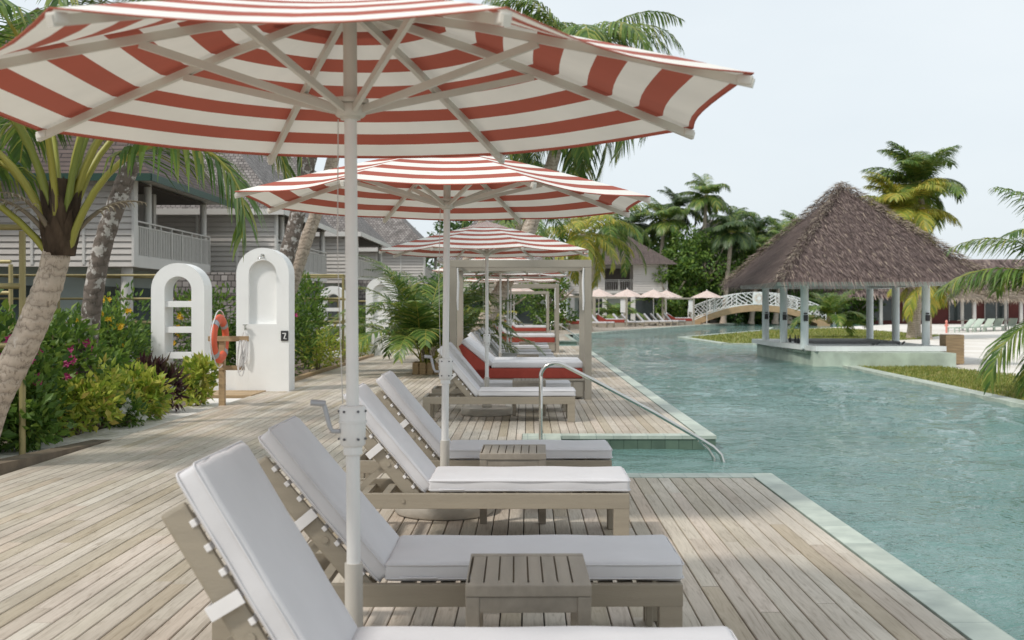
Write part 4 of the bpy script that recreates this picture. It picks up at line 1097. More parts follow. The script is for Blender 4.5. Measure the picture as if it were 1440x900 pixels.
def palm(label, pts, r0, r1, crown_args, mats=('rachis','frond'), bark='bark', group='coconut palms', seed=0, name='palm_tree', sheath=0):
    base=Vector(pts[0]); T=empty(name,base,0,label,'palm tree',group)
    loc=[Vector(p)-base for p in pts]
    trunk_mb(loc,r0,r1,seed=seed).build('trunk', M[bark], T)
    if sheath:
        s=MB(); c=loc[-1]; s.tube([c-Vector((0,0,.22)),c+Vector((0,0,-.08)),c+Vector((0,0,sheath*.55)),c+Vector((.02,0,sheath))],[r1*1.08,r1*1.22,r1*1.2,r1*.5],14)
        rq=random.Random(5)
        for k in range(16):
            a=rq.uniform(0,2*PI); zz=rq.uniform(-.22,sheath*.5); u=Vector((math.cos(a),math.sin(a),0)); v_=Vector((-u.y,u.x,0)); q0=c+u*r1*1.12+Vector((0,0,zz)); w0=rq.uniform(.05,.09)
            s.grid([[q0-v_*w0-u*.02,q0+u*.02,q0+v_*w0-u*.02],[q0-v_*w0*.8+u*.015+Vector((0,0,.14)),q0+u*.05+Vector((0,0,.15)),q0+v_*w0*.8+u*.015+Vector((0,0,.14))],[q0-v_*w0*.2+u*.05+Vector((0,0,.27)),q0+u*.065+Vector((0,0,.28+rq.uniform(0,.06))),q0+v_*w0*.2+u*.05+Vector((0,0,.27))]],0,None,True); s.build('fibre_sheath', M['fibre'], T)
    cr=palm_crown(**crown_args).build('crown', [M[mats[0]],M[mats[1]],M['dead']], T); cr.location=loc[-1]
    return T
# leaning palm at the left edge: explicit fronds
fl_ = [(8,80,3.5,3.0,.10),(-22,66,2.9,2.9,-.15),(42,74,3.4,2.8,.1),(168,70,3.0,2.7,-.1),(196,52,2.9,2.5,-.2),(232,78,3.0,2.6,.15),(272,84,3.2,2.0,-.05),(318,74,3.3,2.5,.1),(75,78,3.5,2.0,.1),(118,70,3.5,2.2,0),(205,80,3.5,2.3,.15),(350,86,3.6,2.5,.2),(150,62,2.8,2.7,-.1)]
T_=palm('leaning coconut palm with thick yellow stalks at the left edge', [(-5.15,10.6,-.1),(-5.0,10.6,.55),(-4.68,10.62,1.2),(-4.46,10.62,1.75),(-4.36,10.62,2.2)], .155,.122,
     dict(seed=21,nf=1,L=.1,ll=.01,n=2,mats=None), seed=3, sheath=.5)
mb_=MB(); r_=random.Random(77)
for (a_,e_,l_,d_,z_) in fl_:
    a_=R(a_); frond(mb_,(math.cos(a_)*.09,math.sin(a_)*.09,z_-.02),a_,R(e_),l_,d_,.80,64,r_,0,1,.036,r_.uniform(.036,.05),1.0,r_.uniform(-.35,.35),.36)
for a_ in (200,250,20):
    a_=R(a_); frond(mb_,(math.cos(a_)*.1,math.sin(a_)*.1,-.05),a_,R(55),.8,1.2,.18,10,r_,2,2,.02,.03,.9,0,.4)
cr_=[c for c in bpy.data.objects if c.parent==T_ and c.name.startswith('crown')][0]; lc_=cr_.location.copy(); bpy.data.objects.remove(cr_)
mb_.build('crown',[M['rachis'],M['frond'],M['dead']],T_).location=lc_
palm('thin dark trunked palm behind the leaning palm, its crown high above the picture', [(-5.62,14.2,-.1),(-5.5,14.2,1.0),(-5.32,14.2,2.2),(-4.95,14.2,3.3),(-4.55,14.2,4.6),(-4.5,14.2,5.2)], .13,.10,
     dict(seed=5,nf=22,L=3.4,ll=.8,n=60,mats=None,el=(0,80),droop=(1.0,2.0),hang=.8,wid=.042), bark='bark_dark', seed=5)
# twin trunks behind the shower arch
tc = dict(seed=8,nf=14,L=3.4,ll=.8,n=36,mats=None,el=(-10,75),droop=(1.2,2.0),hang=.7,wid=.045)
palm('dark mottled palm trunk rising behind the shower arch, left one of a pair', [(-5.9,25.5,-.1),(-5.55,25.5,2),(-5.2,25.5,3.4),(-4.85,25.5,5),(-4.3,25.5,7.3)], .20,.15, tc, bark='bark_dark', seed=7)
palm('pale palm trunk rising behind the shower arch, right one of a pair', [(-5.9,26.0,-.1),(-5.5,26,1.6),(-5.1,26,2.9),(-4.65,26,4.2),(-3.9,26,6.8)], .17,.13, dict(tc,seed=12), seed=9)
# tall palm behind the umbrellas, crown above the second canopy
palm('tall coconut palm whose drooping crown hangs behind the nearest umbrella', [(-1.9,33,-.1),(-.5,33,2.5),(.4,33,4.7),(.95,33,6.6),(1.3,33,8.5)], .24,.16,
     dict(seed=33,nf=30,L=4.1,ll=1.15,n=64,mats=None,el=(-55,80),droop=(1.2,2.3),hang=1.1,wid=.055,rr=.03), mats=('rachis','frond'), seed=11)
palm('coconut palm with a pale trunk standing before the third guest house', [(-3.9,49,-.1),(-3.0,49,2.5),(-1.9,49,5.2),(-.6,49,7.6)], .25,.17,
     dict(seed=35,nf=18,L=3.6,ll=.9,n=40,mats=None,el=(-30,80),droop=(1.0,2.0),hang=.8,wid=.06), mats=('rachis','frond_dark'), seed=13)
# palms at the row's end and behind the cabanas
palm('thick leaning palm trunk behind the farther umbrellas', [(-2.3,58,-.1),(-1.8,58,1.5),(-1.2,58,3.4),(-.2,58,6.0)], .34,.22,
     dict(seed=36,nf=16,L=3.6,ll=.9,n=34,mats=None,el=(-25,80),droop=(1.0,2.0),hang=.8,wid=.06), seed=15)
palm('palm with yellowish fronds hanging over the far brown roof', [(3.7,70,-.1),(3.7,70,3.0),(3.5,70,4.9),(3.4,70,6.0)], .26,.18,
     dict(seed=37,nf=20,L=3.8,ll=1.0,n=36,mats=None,el=(-45,70),droop=(1.0,2.0),hang=.9,wid=.09), mats=('rachis','frond_yellow'), seed=17)
palm('dark trunked palm between the third umbrella and the far brown roof', [(3.9,74,-.1),(4.0,74,2.6),(4.6,74,5.0),(5.2,74,6.8)], .26,.22,
     dict(seed=38,nf=18,L=4.0,ll=1.0,n=36,mats=None,el=(-30,75),droop=(1.0,2.0),hang=.9,wid=.09), mats=('rachis','frond'), seed=18)
# potted / young palms beside the deck
def young_palm(label, x, y, nf, L, seed, mats=('rachis','frond'), z=0, el=(35,85), droop=(1.2,2.0), ll=.45, n=40, wid=.03, name='young_palm'):
    T=empty(name,(x,y,z),0,label,'palm','young palms')
    r=random.Random(seed); mb=MB()
    for k in range(nf):
        a=2*PI*k/nf*2.618+r.uniform(-.2,.2); frond(mb,(r.uniform(-.15,.15),r.uniform(-.15,.15),.05),a,R(el[0]+(el[1]-el[0])*(k+.5)/nf),L*r.uniform(.75,1.1),r.uniform(*droop),ll,n,r,0,1,wid,.018,.45,0,.22)
    mb.build('crown',[M[mats[0]],M[mats[1]]],T)
    st=MB(); 
    for _ in range(6):
        q=Vector((r.uniform(-.12,.12),r.uniform(-.12,.12),0)); st.tube([q,q*1.2+Vector((0,0,.45))],[.035,.028],7)
    st.build('stem',M['bark'],T)
    return T
young_palm('potted palm in a low timber planter beside the second umbrella pole',-2.25,25.6,34,3.0,41,z=.15,el=(38,88),droop=(.8,2.2),ll=.62,wid=.042,n=46)
pl = MB(); pl.b2(-2.55,-1.95,25.3,25.9,.0,.04,0,.003)
for x in (-2.56,-2.40,-2.23,-2.06): pl.b2(x,x+.13,25.27,25.30,.0,.27,0,.004)
for x in (-2.56,-2.40,-2.23,-2.06): pl.b2(x,x+.13,25.90,25.93,.0,.27,0,.004)
pl.b2(-2.565,-2.54,25.31,25.89,.0,.27,0,.004); pl.b2(-1.95,-1.925,25.31,25.89,.0,.27,0,.004); pl.b2(-2.53,-1.96,25.31,25.89,.05,.22)
tag(pl.build('timber_planter', M['timber']), 'low slatted timber planter under the potted palm', 'planter')
young_palm('young palm behind the potted palm, left of the nearest cabana post',-2.6,31,24,3.2,43,el=(40,86),mats=('rachis','frond_dark'))
young_palm('bushy young palm behind the farther sun loungers',-2.4,41,22,2.6,44,el=(35,86),wid=.05,mats=('rachis','frond_dark'))
young_palm('yellowing young palm behind the second cabana',-1.9,46,18,2.2,45,el=(35,86),wid=.05,mats=('rachis','frond_yellow'))
young_palm('small palm growing on the lawn behind the thatched pool bar',16.2,61,18,2.6,46,z=.6,el=(15,88),wid=.045,mats=('rachis','frond'),ll=.7,n=60)
young_palm('broad young palm among the far umbrellas before the brown roofed house',7.6,97,18,3.4,47,z=.3,el=(10,80),wid=.12,mats=('rachis','frond'),ll=.8,n=26)
tb = MB(); tb.tube([(0,0,0),(.05,0,.4),(0,0,.85)],[.17,.15,.12],10)
# far palms on the right, two trunks
palm('windswept tall palm rising behind the thatched pool bar', [(20.8,61,-.14),(21.0,61,3),(21.3,61,5.8),(20.9,61,8.0)], .23,.15,
     dict(seed=51,nf=30,L=2.95,ll=1.2,n=84,mats=None,el=(-25,88),droop=(.7,1.7),hang=.7,wid=.06,windx=-.3), mats=('rachis','frond'), seed=21)
palm('shorter yellow green palm rising right behind the thatch peak', [(19.9,59,-.14),(19.9,59,2.4),(19.6,59,5.0),(19.3,59,6.3)], .22,.15,
     dict(seed=52,nf=26,L=3.0,ll=1.15,n=80,mats=None,el=(-20,88),droop=(.8,1.8),hang=.7,wid=.06,windx=-.25), mats=('rachis','frond_yellow'), seed=23)
# palm reaching into the picture from the right
T_=palm('low palm whose fronds reach in from the right edge', [(10.8,20.5,-.12),(10.7,20.5,.4),(10.45,20.5,.9),(10.35,20.5,1.35)], .20,.15,
     dict(seed=61,nf=1,L=.1,ll=.01,n=2,mats=None), seed=25)
mb_=MB(); r_=random.Random(78)
for (a_,e_,l_,d_) in [(183,38,3.3,1.35),(192,12,2.9,1.7),(170,60,3.2,1.5),(205,-8,2.4,1.3),(222,30,2.8,1.9),(150,45,3,1.6),(250,40,3,1.8),(280,55,3,1.6),(320,40,3,1.7),(0,50,3,1.6),(30,30,3,1.6),(70,60,3,1.5),(110,45,3,1.6),(175,80,3.2,1.2),(200,72,2.9,1.6)]:
    frond(mb_,(0,0,r_.uniform(-.1,.1)),R(a_),R(e_),l_,d_,.92,86,r_,0,1,.04,.026,.8,0,.08)
cr_=[c for c in bpy.data.objects if c.parent==T_ and c.name.startswith('crown')][0]; lc_=cr_.location.copy(); bpy.data.objects.remove(cr_)
mb_.build('crown',[M['rachis'],M['frond']],T_).location=lc_
palm('small yellow palm seen between the pool bar columns', [(20.4,58.0,-.14),(20.4,58,1.5),(20.3,58,2.9)], .2,.15,
     dict(seed=53,nf=14,L=2.2,ll=.8,n=30,mats=None,el=(-60,40),droop=(.9,1.6),hang=.9,wid=.08), mats=('rachis','frond_yellow'), seed=27)
# background trees: leafy
def tree(label, x, y, h, w, seed, mat='leaf_mid', n=5200, L=.42, trunk_h=.35, cl=26, name='broadleaf_tree', group='broadleaf trees beyond the pool'):
    T=empty(name,(x,y,-.05),0,label,'tree',group); r=random.Random(seed)
    t=MB(); t.tube([(0,0,0),(.2,0,h*.25),(0,.1,h*.6)],[.28,.2,.1],8)
    for _ in range(6):
        a=r.uniform(0,2*PI); z=h*r.uniform(.2,.45); t.tube([(0.1,0,z),(math.cos(a)*w*.2,math.sin(a)*w*.2,z+h*.15),(math.cos(a)*w*.35,math.sin(a)*w*.35,z+h*.33)],[.12,.08,.03],6)
    t.build('trunk', M['bark'], T)
    mb=MB()
    cl_=[]
    for _ in range(cl):
        a=r.uniform(0,2*PI); q=r.random()**.6; zz=r.uniform(trunk_h,.9)
        k=math.sin(PI*min(1,max(.12,(zz-trunk_h*.6)/(1.02-trunk_h*.6))))**.6
        cl_.append((Vector((math.cos(a)*q*w*.42*k,math.sin(a)*q*w*.42*k,h*zz)), r.uniform(.09,.17)*w))
    for _ in range(n):
        c,s=r.choice(cl_); u=rnd_dir(r); p=c+Vector((u.x*s,u.y*s,u.z*s*.75))*r.uniform(.6,1.08)
        leaf(mb,p,u+rnd_dir(r)*.8+Vector((0,0,-.1)),u+Vector((0,0,.6)),L*r.uniform(.6,1.2),L*.55)
    mb.build('crown', M[mat], T)
    return T
tree('tall dark green leafy tree right of the far brown roofed house',17.0,109,9.9,10,71,'leaf_mid',8000,.38,trunk_h=.1,cl=34)
tree('leafy tree behind the left end of the arched bridge',22.0,111,9.2,9,72,'leaf_mid',7000,.38,trunk_h=.05,cl=32)
tree('rounded leafy tree above the middle of the arched bridge',26.5,112,8.2,9,73,'leaf_mid',6500,.40,trunk_h=.05,cl=30)
tree('low leafy tree at the thatch roof side of the tree line',31.5,118,7.0,10,74,'leaf_mid',6000,.42,trunk_h=.03,cl=28)
tree('dark bush below the tall leafy tree beside the far house',13.0,105,5.6,5,75,'leaf_mid',3800,.34,trunk_h=.02)
tree('low bush under the trees, left behind the bridge',19.5,108,4.0,6,76,'leaf_dark',3800,.34,trunk_h=.02)
tree('hedge like bush under the trees behind the bridge middle',25.5,110,3.8,7,77,'leaf_dark',3800,.34,trunk_h=.02)
tree('hedge like bush under the trees, right behind the bridge',32,112,4.2,8,78,'leaf_mid',3800,.36,trunk_h=.02)
tree('dark leafy bush at the left end of the far loungers',-2.0,72,3.4,5.5,79,'leaf_dark',3600,.26,trunk_h=.02)
tree('green bush behind the farthest deck cabana',1.5,76,3.6,5,80,'leaf_mid',3600,.26,trunk_h=.02)
tree('dark bush between the guest houses and the second cabana',-4.6,60,3.0,4.0,81,'leaf_dark',3000,.24,trunk_h=.02)
tree('dark leafy tree behind the far guest houses, left part',-6,116,12,11,82,'leaf_dark',5200,.5,trunk_h=.1)
tree('dark leafy tree rising behind the far brown roof',6,120,11,11,83,'leaf_mid',5200,.5,trunk_h=.1)
fp=[(13.2,110,8.6,'palm top left in the far tree line, above the second umbrella tip'),(19.0,106,7.4,'palm in front of the tall leafy tree in the far tree line'),(24.3,108,6.8,'bright palm in front of the far trees above the bridge'),(29.0,114,6.6,'palm at the right end of the far tree line, next to the thatch roof'),(17.6,112,10.9,'tallest palm top of the far tree line'),(15.4,116,10.1,'palm top just left of the tallest one in the far tree line'),(20.6,113,8.6,'palm top just right of the tallest one in the far tree line'),(23.4,116,8.0,'palm top above the left half of the bridge'),(26.8,119,7.8,'palm top above the middle of the bridge'),(10.4,112,8.4,'palm top right of the far brown roof'),(29.5,124,8.6,'lone palm top sticking out left of the thatch roof'),(25.8,109,5.6,'drooping palm in front of the far trees beside the bridge'),(22.0,108,5.8,'drooping palm in front of the far trees behind the bridge end')]
for k,(x,y,z,lab) in enumerate(fp):
    z*=1.14
    palm(lab, [(x-.8,y,-.1),(x-.4,y,z*.5),(x,y,z)], .26,.16, dict(seed=90+k,nf=26,L=3.0,ll=1.15,n=40,mats=None,el=(-45,88),droop=(.8,2.1),hang=.9,wid=.085,windx=-.22), mats=('rachis',['frond','frond_dark'][k%2]), group='palms of the far tree line', seed=k)
for k,(x,y,h,w,lab) in enumerate([(10.6,113,9.3,8,'broad leafy tree directly behind the right end of the far brown roof'),(14.3,107,7.6,6,'leafy tree in front of the far tree line, right of the far brown roofed house'),(14,128,11,10,'dark tree mass behind the far palms, left of the tallest palm'),(22,130,10.5,12,'dark tree mass behind the far palms, above the bridge'),(30,134,9,12,'dark tree mass behind the far palms, beside the thatch roof'),(36,135,6.5,12,'long low tree mass behind the thatched pool bar, left'),(47,150,6.2,14,'low trees behind the beach restaurant roof'),(60,165,6,16,'low trees far behind the beach loungers'),(-12,95,9,10,'dark tree behind the fourth guest house')]):
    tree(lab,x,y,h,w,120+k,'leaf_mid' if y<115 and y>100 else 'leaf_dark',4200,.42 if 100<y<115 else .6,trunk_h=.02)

# ================================================================== THATCHED POOL BAR
G = empty('thatched_pool_bar', (0,0,0), 0, 'open pool bar with steep brown thatch roof on pale columns', 'pool bar')
for (x,y) in ((8.03,33),(8.03,35.7),(8.03,38.4),(11.55,33),(11.55,35.7),(11.55,38.4)):
    c=MB(); c.tube([(x,y,.3),(x,y,2.3)], .115, 20); c.build('column', M['gazebo_col'], G)
def thatch(mb, x0,x1,y0,y1,z,h,rows,sp,sl,sw,seed,apexr=.05,over=.0):
    r=random.Random(seed); cx=(x0+x1)/2; cy=(y0+y1)/2
    cor=[(x0,y0),(x1,y0),(x1,y1),(x0,y1)]
    A=Vector((cx,cy,z+h))
    for f in range(4):
        a=Vector((*cor[f],z)); b=Vector((*cor[(f+1)%4],z)); nrm=(b-a).cross(A-a).normalized()
        if nrm.z<0: nrm=-nrm
        mb.face([a,b,A],0)
        for i in range(rows):
            t=i/rows; p0=a.lerp(A,t); p1=b.lerp(A,t); L=(p1-p0).length; n=max(3,int(L/sp)); dn=((a+b)/2-A).normalized()
            for k in range(n):
                q=p0.lerp(p1,(k+r.random())/n); q=q+nrm*(.045+.03*r.random())-dn*sl*r.uniform(-.25,.45); l=sl*r.uniform(.55,1.1); d=(dn*1.0+nrm*r.uniform(.16,.38)+rnd_dir(r)*.10)
                if i==0: d+=Vector((0,0,-.55-.5*r.random())); l*=r.uniform(.7,1.5)
                d.normalize(); s=(b-a).normalized()*sw*r.uniform(.6,1.3)
                top=q-dn*sl*.25
                mb.face([top-s*.5,top+s*.5,q+d*l+s*.15,q+d*l-s*.15],0)
    # hip tufts
    for c in cor:
        a=Vector((*c,z)); n=int((A-a).length/(sl*.18))
        for k in range(n):
            for _ in range(16):
                q=a.lerp(A,(k+r.random())/n)+Vector((0,0,.09))+rnd_dir(r)*sl*.45; d=(a-A).normalized()+rnd_dir(r)*.4+Vector((0,0,.25)); s=rnd_dir(r)*sw*.5
                mb.face([q-s,q+s,q+d.normalized()*sl*.8],1 if r.random()<.55 else 0)
tm = MB(); thatch(tm, 6.95,12.75,31.35,40.1,2.2,3.05,22,.022,.30,.024,5)
tr_ = tm.build('roof', [M['thatch'],M['thatch_tan']], G)
bm_ = MB(); bm_.b2(7.2,12.3,32.85,33.05,2.12,2.30); bm_.b2(7.2,12.3,38.3,38.5,2.12,2.30); bm_.b2(7.9,8.1,33.06,38.29,2.12,2.30); bm_.b2(11.6,11.8,33.06,38.29,2.12,2.30)
for k in range(9): bm_.bar((7+k*.65,31.8,2.16),(9.75,35.7,5.0),.05,.07) if False else None
bm_.build('ceiling_beams', M['gazebo_col'], G)
ct = MB(); poly_slab(ct,[(7.8,39.6),(7.75,36.5),(8.0,33.0),(8.1,32.0),(11.78,32.0),(11.78,39.6)][::-1],.26,.40); ct.build('counter', M['gazebo_white'], G)
dk = MB(); dk.b2(7.95,11.7,32.42,39.4,.17,.248); dk.build('counter_base', M['pooltile'], G)
gw_ = MB(); poly_slab(gw_,[(8.78,30.95),(11.6,30.8),(11.6,39.2),(7.9,39.2),(8.08,32.2)],-.6,.253)
pass; tag(gw_.build('planter_wall', M['greenwall']), 'low pale green plaster wall in front of the pool bar', 'wall')
# things on the bar counter
ib = MB(); ib.b2(8.6,11.2,34.2,37.6,.352,.47,0,.01); tag(ib.build('bar_worktop', M['darkbar']), 'dark grey inner worktop of the thatched pool bar', 'worktop')
rr2 = random.Random(4)
for k in range(7):
    x=8.25+.0*k+rr2.uniform(-.05,.1); y=34+k*.55
    b=MB(); cyl(b,(0,0,0),.045,.16,12); cyl(b,(0,0,.16),.045,.06,12,r2=.016); cyl(b,(0,0,.22),.016,.07,10)
    o=b.build('bottle', M['black']); o.location=(x,y,.352); tag(o, '%s dark bottle from the front on the left counter of the pool bar'%NUM[k],'bottle','bottles on the pool bar counter')
for k,(x,y) in enumerate([(10.2,33.3),(11.0,33.5)]):
    b=MB(); b.b2(-.18,.18,-.12,.12,0,.03,0,.005); b.bar((0,0,.03),(.1,.0,.14),.1,.03,0,.004); cyl(b,(-.08,0,.03),.05,.05,12)
    o=b.build('drinks_dispenser',M['black']); o.location=(x,y,.352); tag(o,['small dark appliance in the middle of the pool bar front counter','small dark appliance right of the middle on the pool bar counter'][k],'appliance','appliances on the bar counter')
for k,(x,y) in enumerate([(8.03,33),(8.03,35.7),(8.03,38.4),(11.55,33)]):
    b=MB(); b.b2(-.06,.06,-.19,-.117,1.1,1.28,0,.01); b.b2(-.05,.05,-.16,-.117,1.3,1.34,0,.01); b.build('speaker', M['black'], G).location=(x,y,.0)

# timber waste bin by the wall
b=empty('timber_bin',(12.15,32.6,-.14),0,'square timber slatted bin behind the low green wall','bin')
m=MB(); m.b2(-.25,.25,-.25,.25,.02,.86,0,.006); m.build('body',M['timber'],b)
m=MB()
for k in range(9): m.b2(-.262,.262,-.262,-.252,.04+k*.09,.115+k*.09,0,.002)
for k in range(9): m.b2(-.262,-.252,-.25,.25,.04+k*.09,.115+k*.09,0,.002)
m.build('slats',M['timber'],b)

# ================================================================== BRIDGE
B = empty('arched_bridge',(20.4,101.5,0),0,'arched footbridge with white lattice railings and timber sides','bridge')
def bz(x): return .25+1.45*max(0,1-(x/5.9)**2)
xs=[-5.9+11.8*k/24 for k in range(25)]
for y in (-1.2,1.2):
    m=MB()
    for k in range(24):
        a,c=xs[k],xs[k+1]; t=lambda x: bz(x)
        lo=lambda x: bz(x)-.55-.0*abs(x)
        m.face([(a,y,lo(a)),(c,y,lo(c)),(c,y,t(c)),(a,y,t(a))]); m.face([(a,y+.12,lo(a)),(c,y+.12,lo(c)),(c,y+.12,t(c)),(a,y+.12,t(a))]); m.face([(a,y,lo(a)),(c,y,lo(c)),(c,y+.12,lo(c)),(a,y+.12,lo(a))]); m.face([(a,y,t(a)),(c,y,t(c)),(c,y+.12,t(c)),(a,y+.12,t(a))])
    m.build('side_beam',M['timber'],B)
m=MB()
for k in range(24):
    a,c=xs[k],xs[k+1]; m.face([(a,-1.1,bz(a)-.1),(c,-1.1,bz(c)-.1),(c,1.3,bz(c)-.1),(a,1.3,bz(a)-.1)])
m.build('walkway',M['planks_far'],B)
for x in (-5.7,5.7):
    m=MB(); m.b2(x-.55,x+.55,-1.3,1.4,-.6,bz(x)-.04 if False else .35,0,.02); m.build('abutment',M['timber'],B)
for y in (-1.17,1.27):
    m=MB(); rr_=random.Random(int(y*10)+30)
    tp=lambda x: bz(x)+1.12
    for k in range(24):
        a,c=xs[k],xs[k+1]; m.bar((a,y,tp(a)),(c,y,tp(c)),.05,.07); m.bar((a,y,bz(a)+.06),(c,y,bz(c)+.06),.05,.06)
    for k in range(0,25,4): m.bar((xs[k],y,bz(xs[k])),(xs[k],y,tp(xs[k])),.06,.09)
    for k in range(24):
        a,c=xs[k],xs[k+1]
        if 11<=k<=12 and y<0: continue
        for fr in (0,.34,.67):
            s=1 if (k//4)%2 else -1; e=.34
            z0=bz(a)+.08+fr*1.0*1.0; z1=z0+e*1.0
            p,q=((a,z0),(c,min(z1,tp(c)-.03)))
            if s<0: p,q=((a,min(z1,tp(a)-.03)),(c,z0))
            m.bar((p[0],y,p[1]),(q[0],y,q[1]),.03,.045)
            if rr_.random()<.55:
                m.bar(((a+c)/2,y,z0),(c if s<0 else a,y,min(z1,tp(a)-.02)),.03,.045)
    m.build('railing',M['gazebo_white'],B)
m=MB(); m.b2(-.55,.55,-1.22,-1.18,bz(0)+.06,bz(0)+1.1); pn=m.build('emblem_panel',M['gazebo_white'],B)
em=[MB(),MB(),MB()]
for k in range(20):
    a=2*PI*k/20
    for q,(ra,rb_) in enumerate(((.20,.27),(.31,.38),(.41,.45))):
        c0=Vector((math.cos(a+.1*q)*ra,-1.226,bz(0)+.58+math.sin(a+.1*q)*ra)); c1=Vector((math.cos(a+.1*q)*rb_,-1.226,bz(0)+.58+math.sin(a+.1*q)*rb_)); em[(k+q)%3].bar(c0,c1,.006,.035)
for q,nm in enumerate(('canopy_trim','flower_yellow','brass')): em[q].build('emblem_mark',M[nm],pn)

# ================================================================== FAR BANK FURNITURE
def simple_umbrella(mat):
    u=empty('pale_umbrella',(0,0,0)); b=MB(); cyl(b,(0,0,.005),.34,.08,16); b.build('base',M['discbase'],u)
    p=MB(); p.tube([(0,0,.05),(0,0,2.95)],.035,8); p.build('pole',M['pole'],u)
    mb=MB()
    for k in range(8):
        a0=R(22.5+45*k); a1=R(67.5+45*k)
        rows=[];uv=[]
        for i in range(6):
            t=max(.02,i/5); z=2.35+.62*(1-t)**.95
            rows.append([(math.cos(a0)*1.45*t,math.sin(a0)*1.45*t,z),((math.cos(a0)+math.cos(a1))*.5*1.45*t*.98,(math.sin(a0)+math.sin(a1))*.5*1.45*t*.98,z-.05*t),(math.cos(a1)*1.45*t,math.sin(a1)*1.45*t,z)]); uv.append([(0,t),(.5,t),(1,t)])
        mb.grid(rows,0,uv,True)
    mb.build('canopy',mat,u)
    f=MB(); cyl(f,(0,0,2.95),.04,.12,8); f.build('finial',M['pole'],u)
    return u
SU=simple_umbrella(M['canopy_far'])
def bp(px,d): return (px-742)*d/1600
far_u=[(-.8,66,0),(bp(781,84),84,0),(bp(842,90),90,0),(bp(882,92),92,0),(bp(919,94),94,0),(bp(937,98),98,0),(bp(994,100),100,0),(bp(1062,114),114,0)]
fl=['pale umbrella directly behind the farthest deck cabana','pale pink umbrella behind the nearest cabana top right post','first pale pink umbrella right of the nearest cabana','pale pink umbrella in front of the far brown roofed house','pale pink umbrella right of the far house, left one of an overlapping pair','pale pink umbrella right of the far house, right one of an overlapping pair','pale pink umbrella seen through the left half of the bridge railing','pale pink umbrella behind the right half of the bridge']
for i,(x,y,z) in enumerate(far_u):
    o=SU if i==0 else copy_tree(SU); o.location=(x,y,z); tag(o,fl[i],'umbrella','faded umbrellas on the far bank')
def far_lounger():
    L=empty('far_lounger',(0,0,0)); f=MB()
    for s in (-.28,.28): f.b2(-.95,1.0,s-.03,s+.03,.22,.32)
    f.b2(-.95,-.9,-.25,.25,.22,.32); f.b2(.95,1.0,-.25,.25,.22,.32); f.build('frame',M['furn'],L)
    for x in (-.9,.93):
        for s in (-.28,.28): l=MB(); l.b2(x-.04,x+.05,s-.025,s+.025,0,.22); l.build('leg',M['furn'],L)
    c=MB(); c.b2(-.25,.98,-.3,.3,.325,.43,0,.02); c.build('seat_cushion',M['cushion'],L)
    d=Vector((-.55,0,.62)).normalized(); n=Vector((.62,0,.55)).normalized(); rot=Matrix((d,Vector((0,1,0)),-n)).transposed().to_4x4()
    b=MB(); b.box(Vector((-.27,0,.36))+d*.4+n*.05,(.8,.6,.09),0,rot,.02); b.build('back_cushion',M['cushion'],L)
    q=MB(); q.box(Vector((-.27,0,.33))+d*.38-n*.03,(.74,.56,.04),0,rot,.005); q.build('backrest',M['furn'],L)
    return L
FL=far_lounger(); n=0
fls=[(-1.05,63.5,'left'),(-.2,64.3,''),(2.3,72,''),(4.4,78,'')]
xs_=[729,741,770,781,835,845,876,888,909,919,928,937,947]
dd_=[66,67,75,76,84,84.5,88,88.5,91,91.5,93,93.5,95]
for i,(px,d) in enumerate(zip(xs_,dd_)):
    o=FL if i==0 else copy_tree(FL); o.location=(bp(px,d),d,0); o.rotation_euler=(0,0,R(-12 if i>3 else -5))
    tag(o,'%s white lounger from the left on the far bank before the bridge'%(NUM[i]),'sun lounger','white loungers on the far bank')
for k in range(11):
    d=112+k*.9; px=1014+k*11.5; o=copy_tree(FL); o.location=(bp(px,d),d,0); o.rotation_euler=(0,0,R(-10))
    tag(o,'%s white lounger from the left behind the arched bridge'%NUM[k],'sun lounger','white loungers behind the bridge')
# far red daybeds
def far_daybed(label,x,y,rz=0):
    D=empty('far_daybed',(x,y,0),rz,label,'daybed','red daybeds on the far bank'); m=MB(); m.b2(-1.1,1.1,-.9,.9,.0,.32); m.build('base',M['cabana'],D); m=MB(); m.b2(-1.08,1.08,-.88,.88,.325,.55,0,.03); m.face([(-1.08,-.88,.55),(-.3,-.88,.55),(-1.0,-.88,.95)]); m.build('mattress',M['red'],D); m=MB(); m.b2(-.5,1.05,-.85,.85,.555,.62,0,.02); m.bar((-.5,-.0,.6),(-1.0,0,.98),1.7,.1); m.build('pad',M['cushion'],D)
    for sx in (-1.2,1.2):
        for sy in (-1,1):
            m=MB(); m.b2(sx-.06,sx+.06,sy-.06,sy+.06,0,2.3); m.build('post',M['cabana'],D)
    for sy in (-1,1):
        m=MB(); m.b2(-1.14,1.14,sy-.06,sy+.06,2.18,2.3); m.build('beam',M['cabana'],D)
    m=MB(); m.b2(.75,1.13,-.96,-.94,1.1,2.1); m.build('curtain',M['sheet_white'],D)
far_daybed('red daybed under a frame just right of the nearest cabana',bp(806,80),80)
far_daybed('red daybed under a frame between the first two far lounger pairs',bp(858,87),87.5)
far_daybed('red daybed under a frame at the left foot of the bridge',bp(958,95),97)
far_daybed('red daybed under a frame behind the left half of the bridge',bp(1012,110),109)

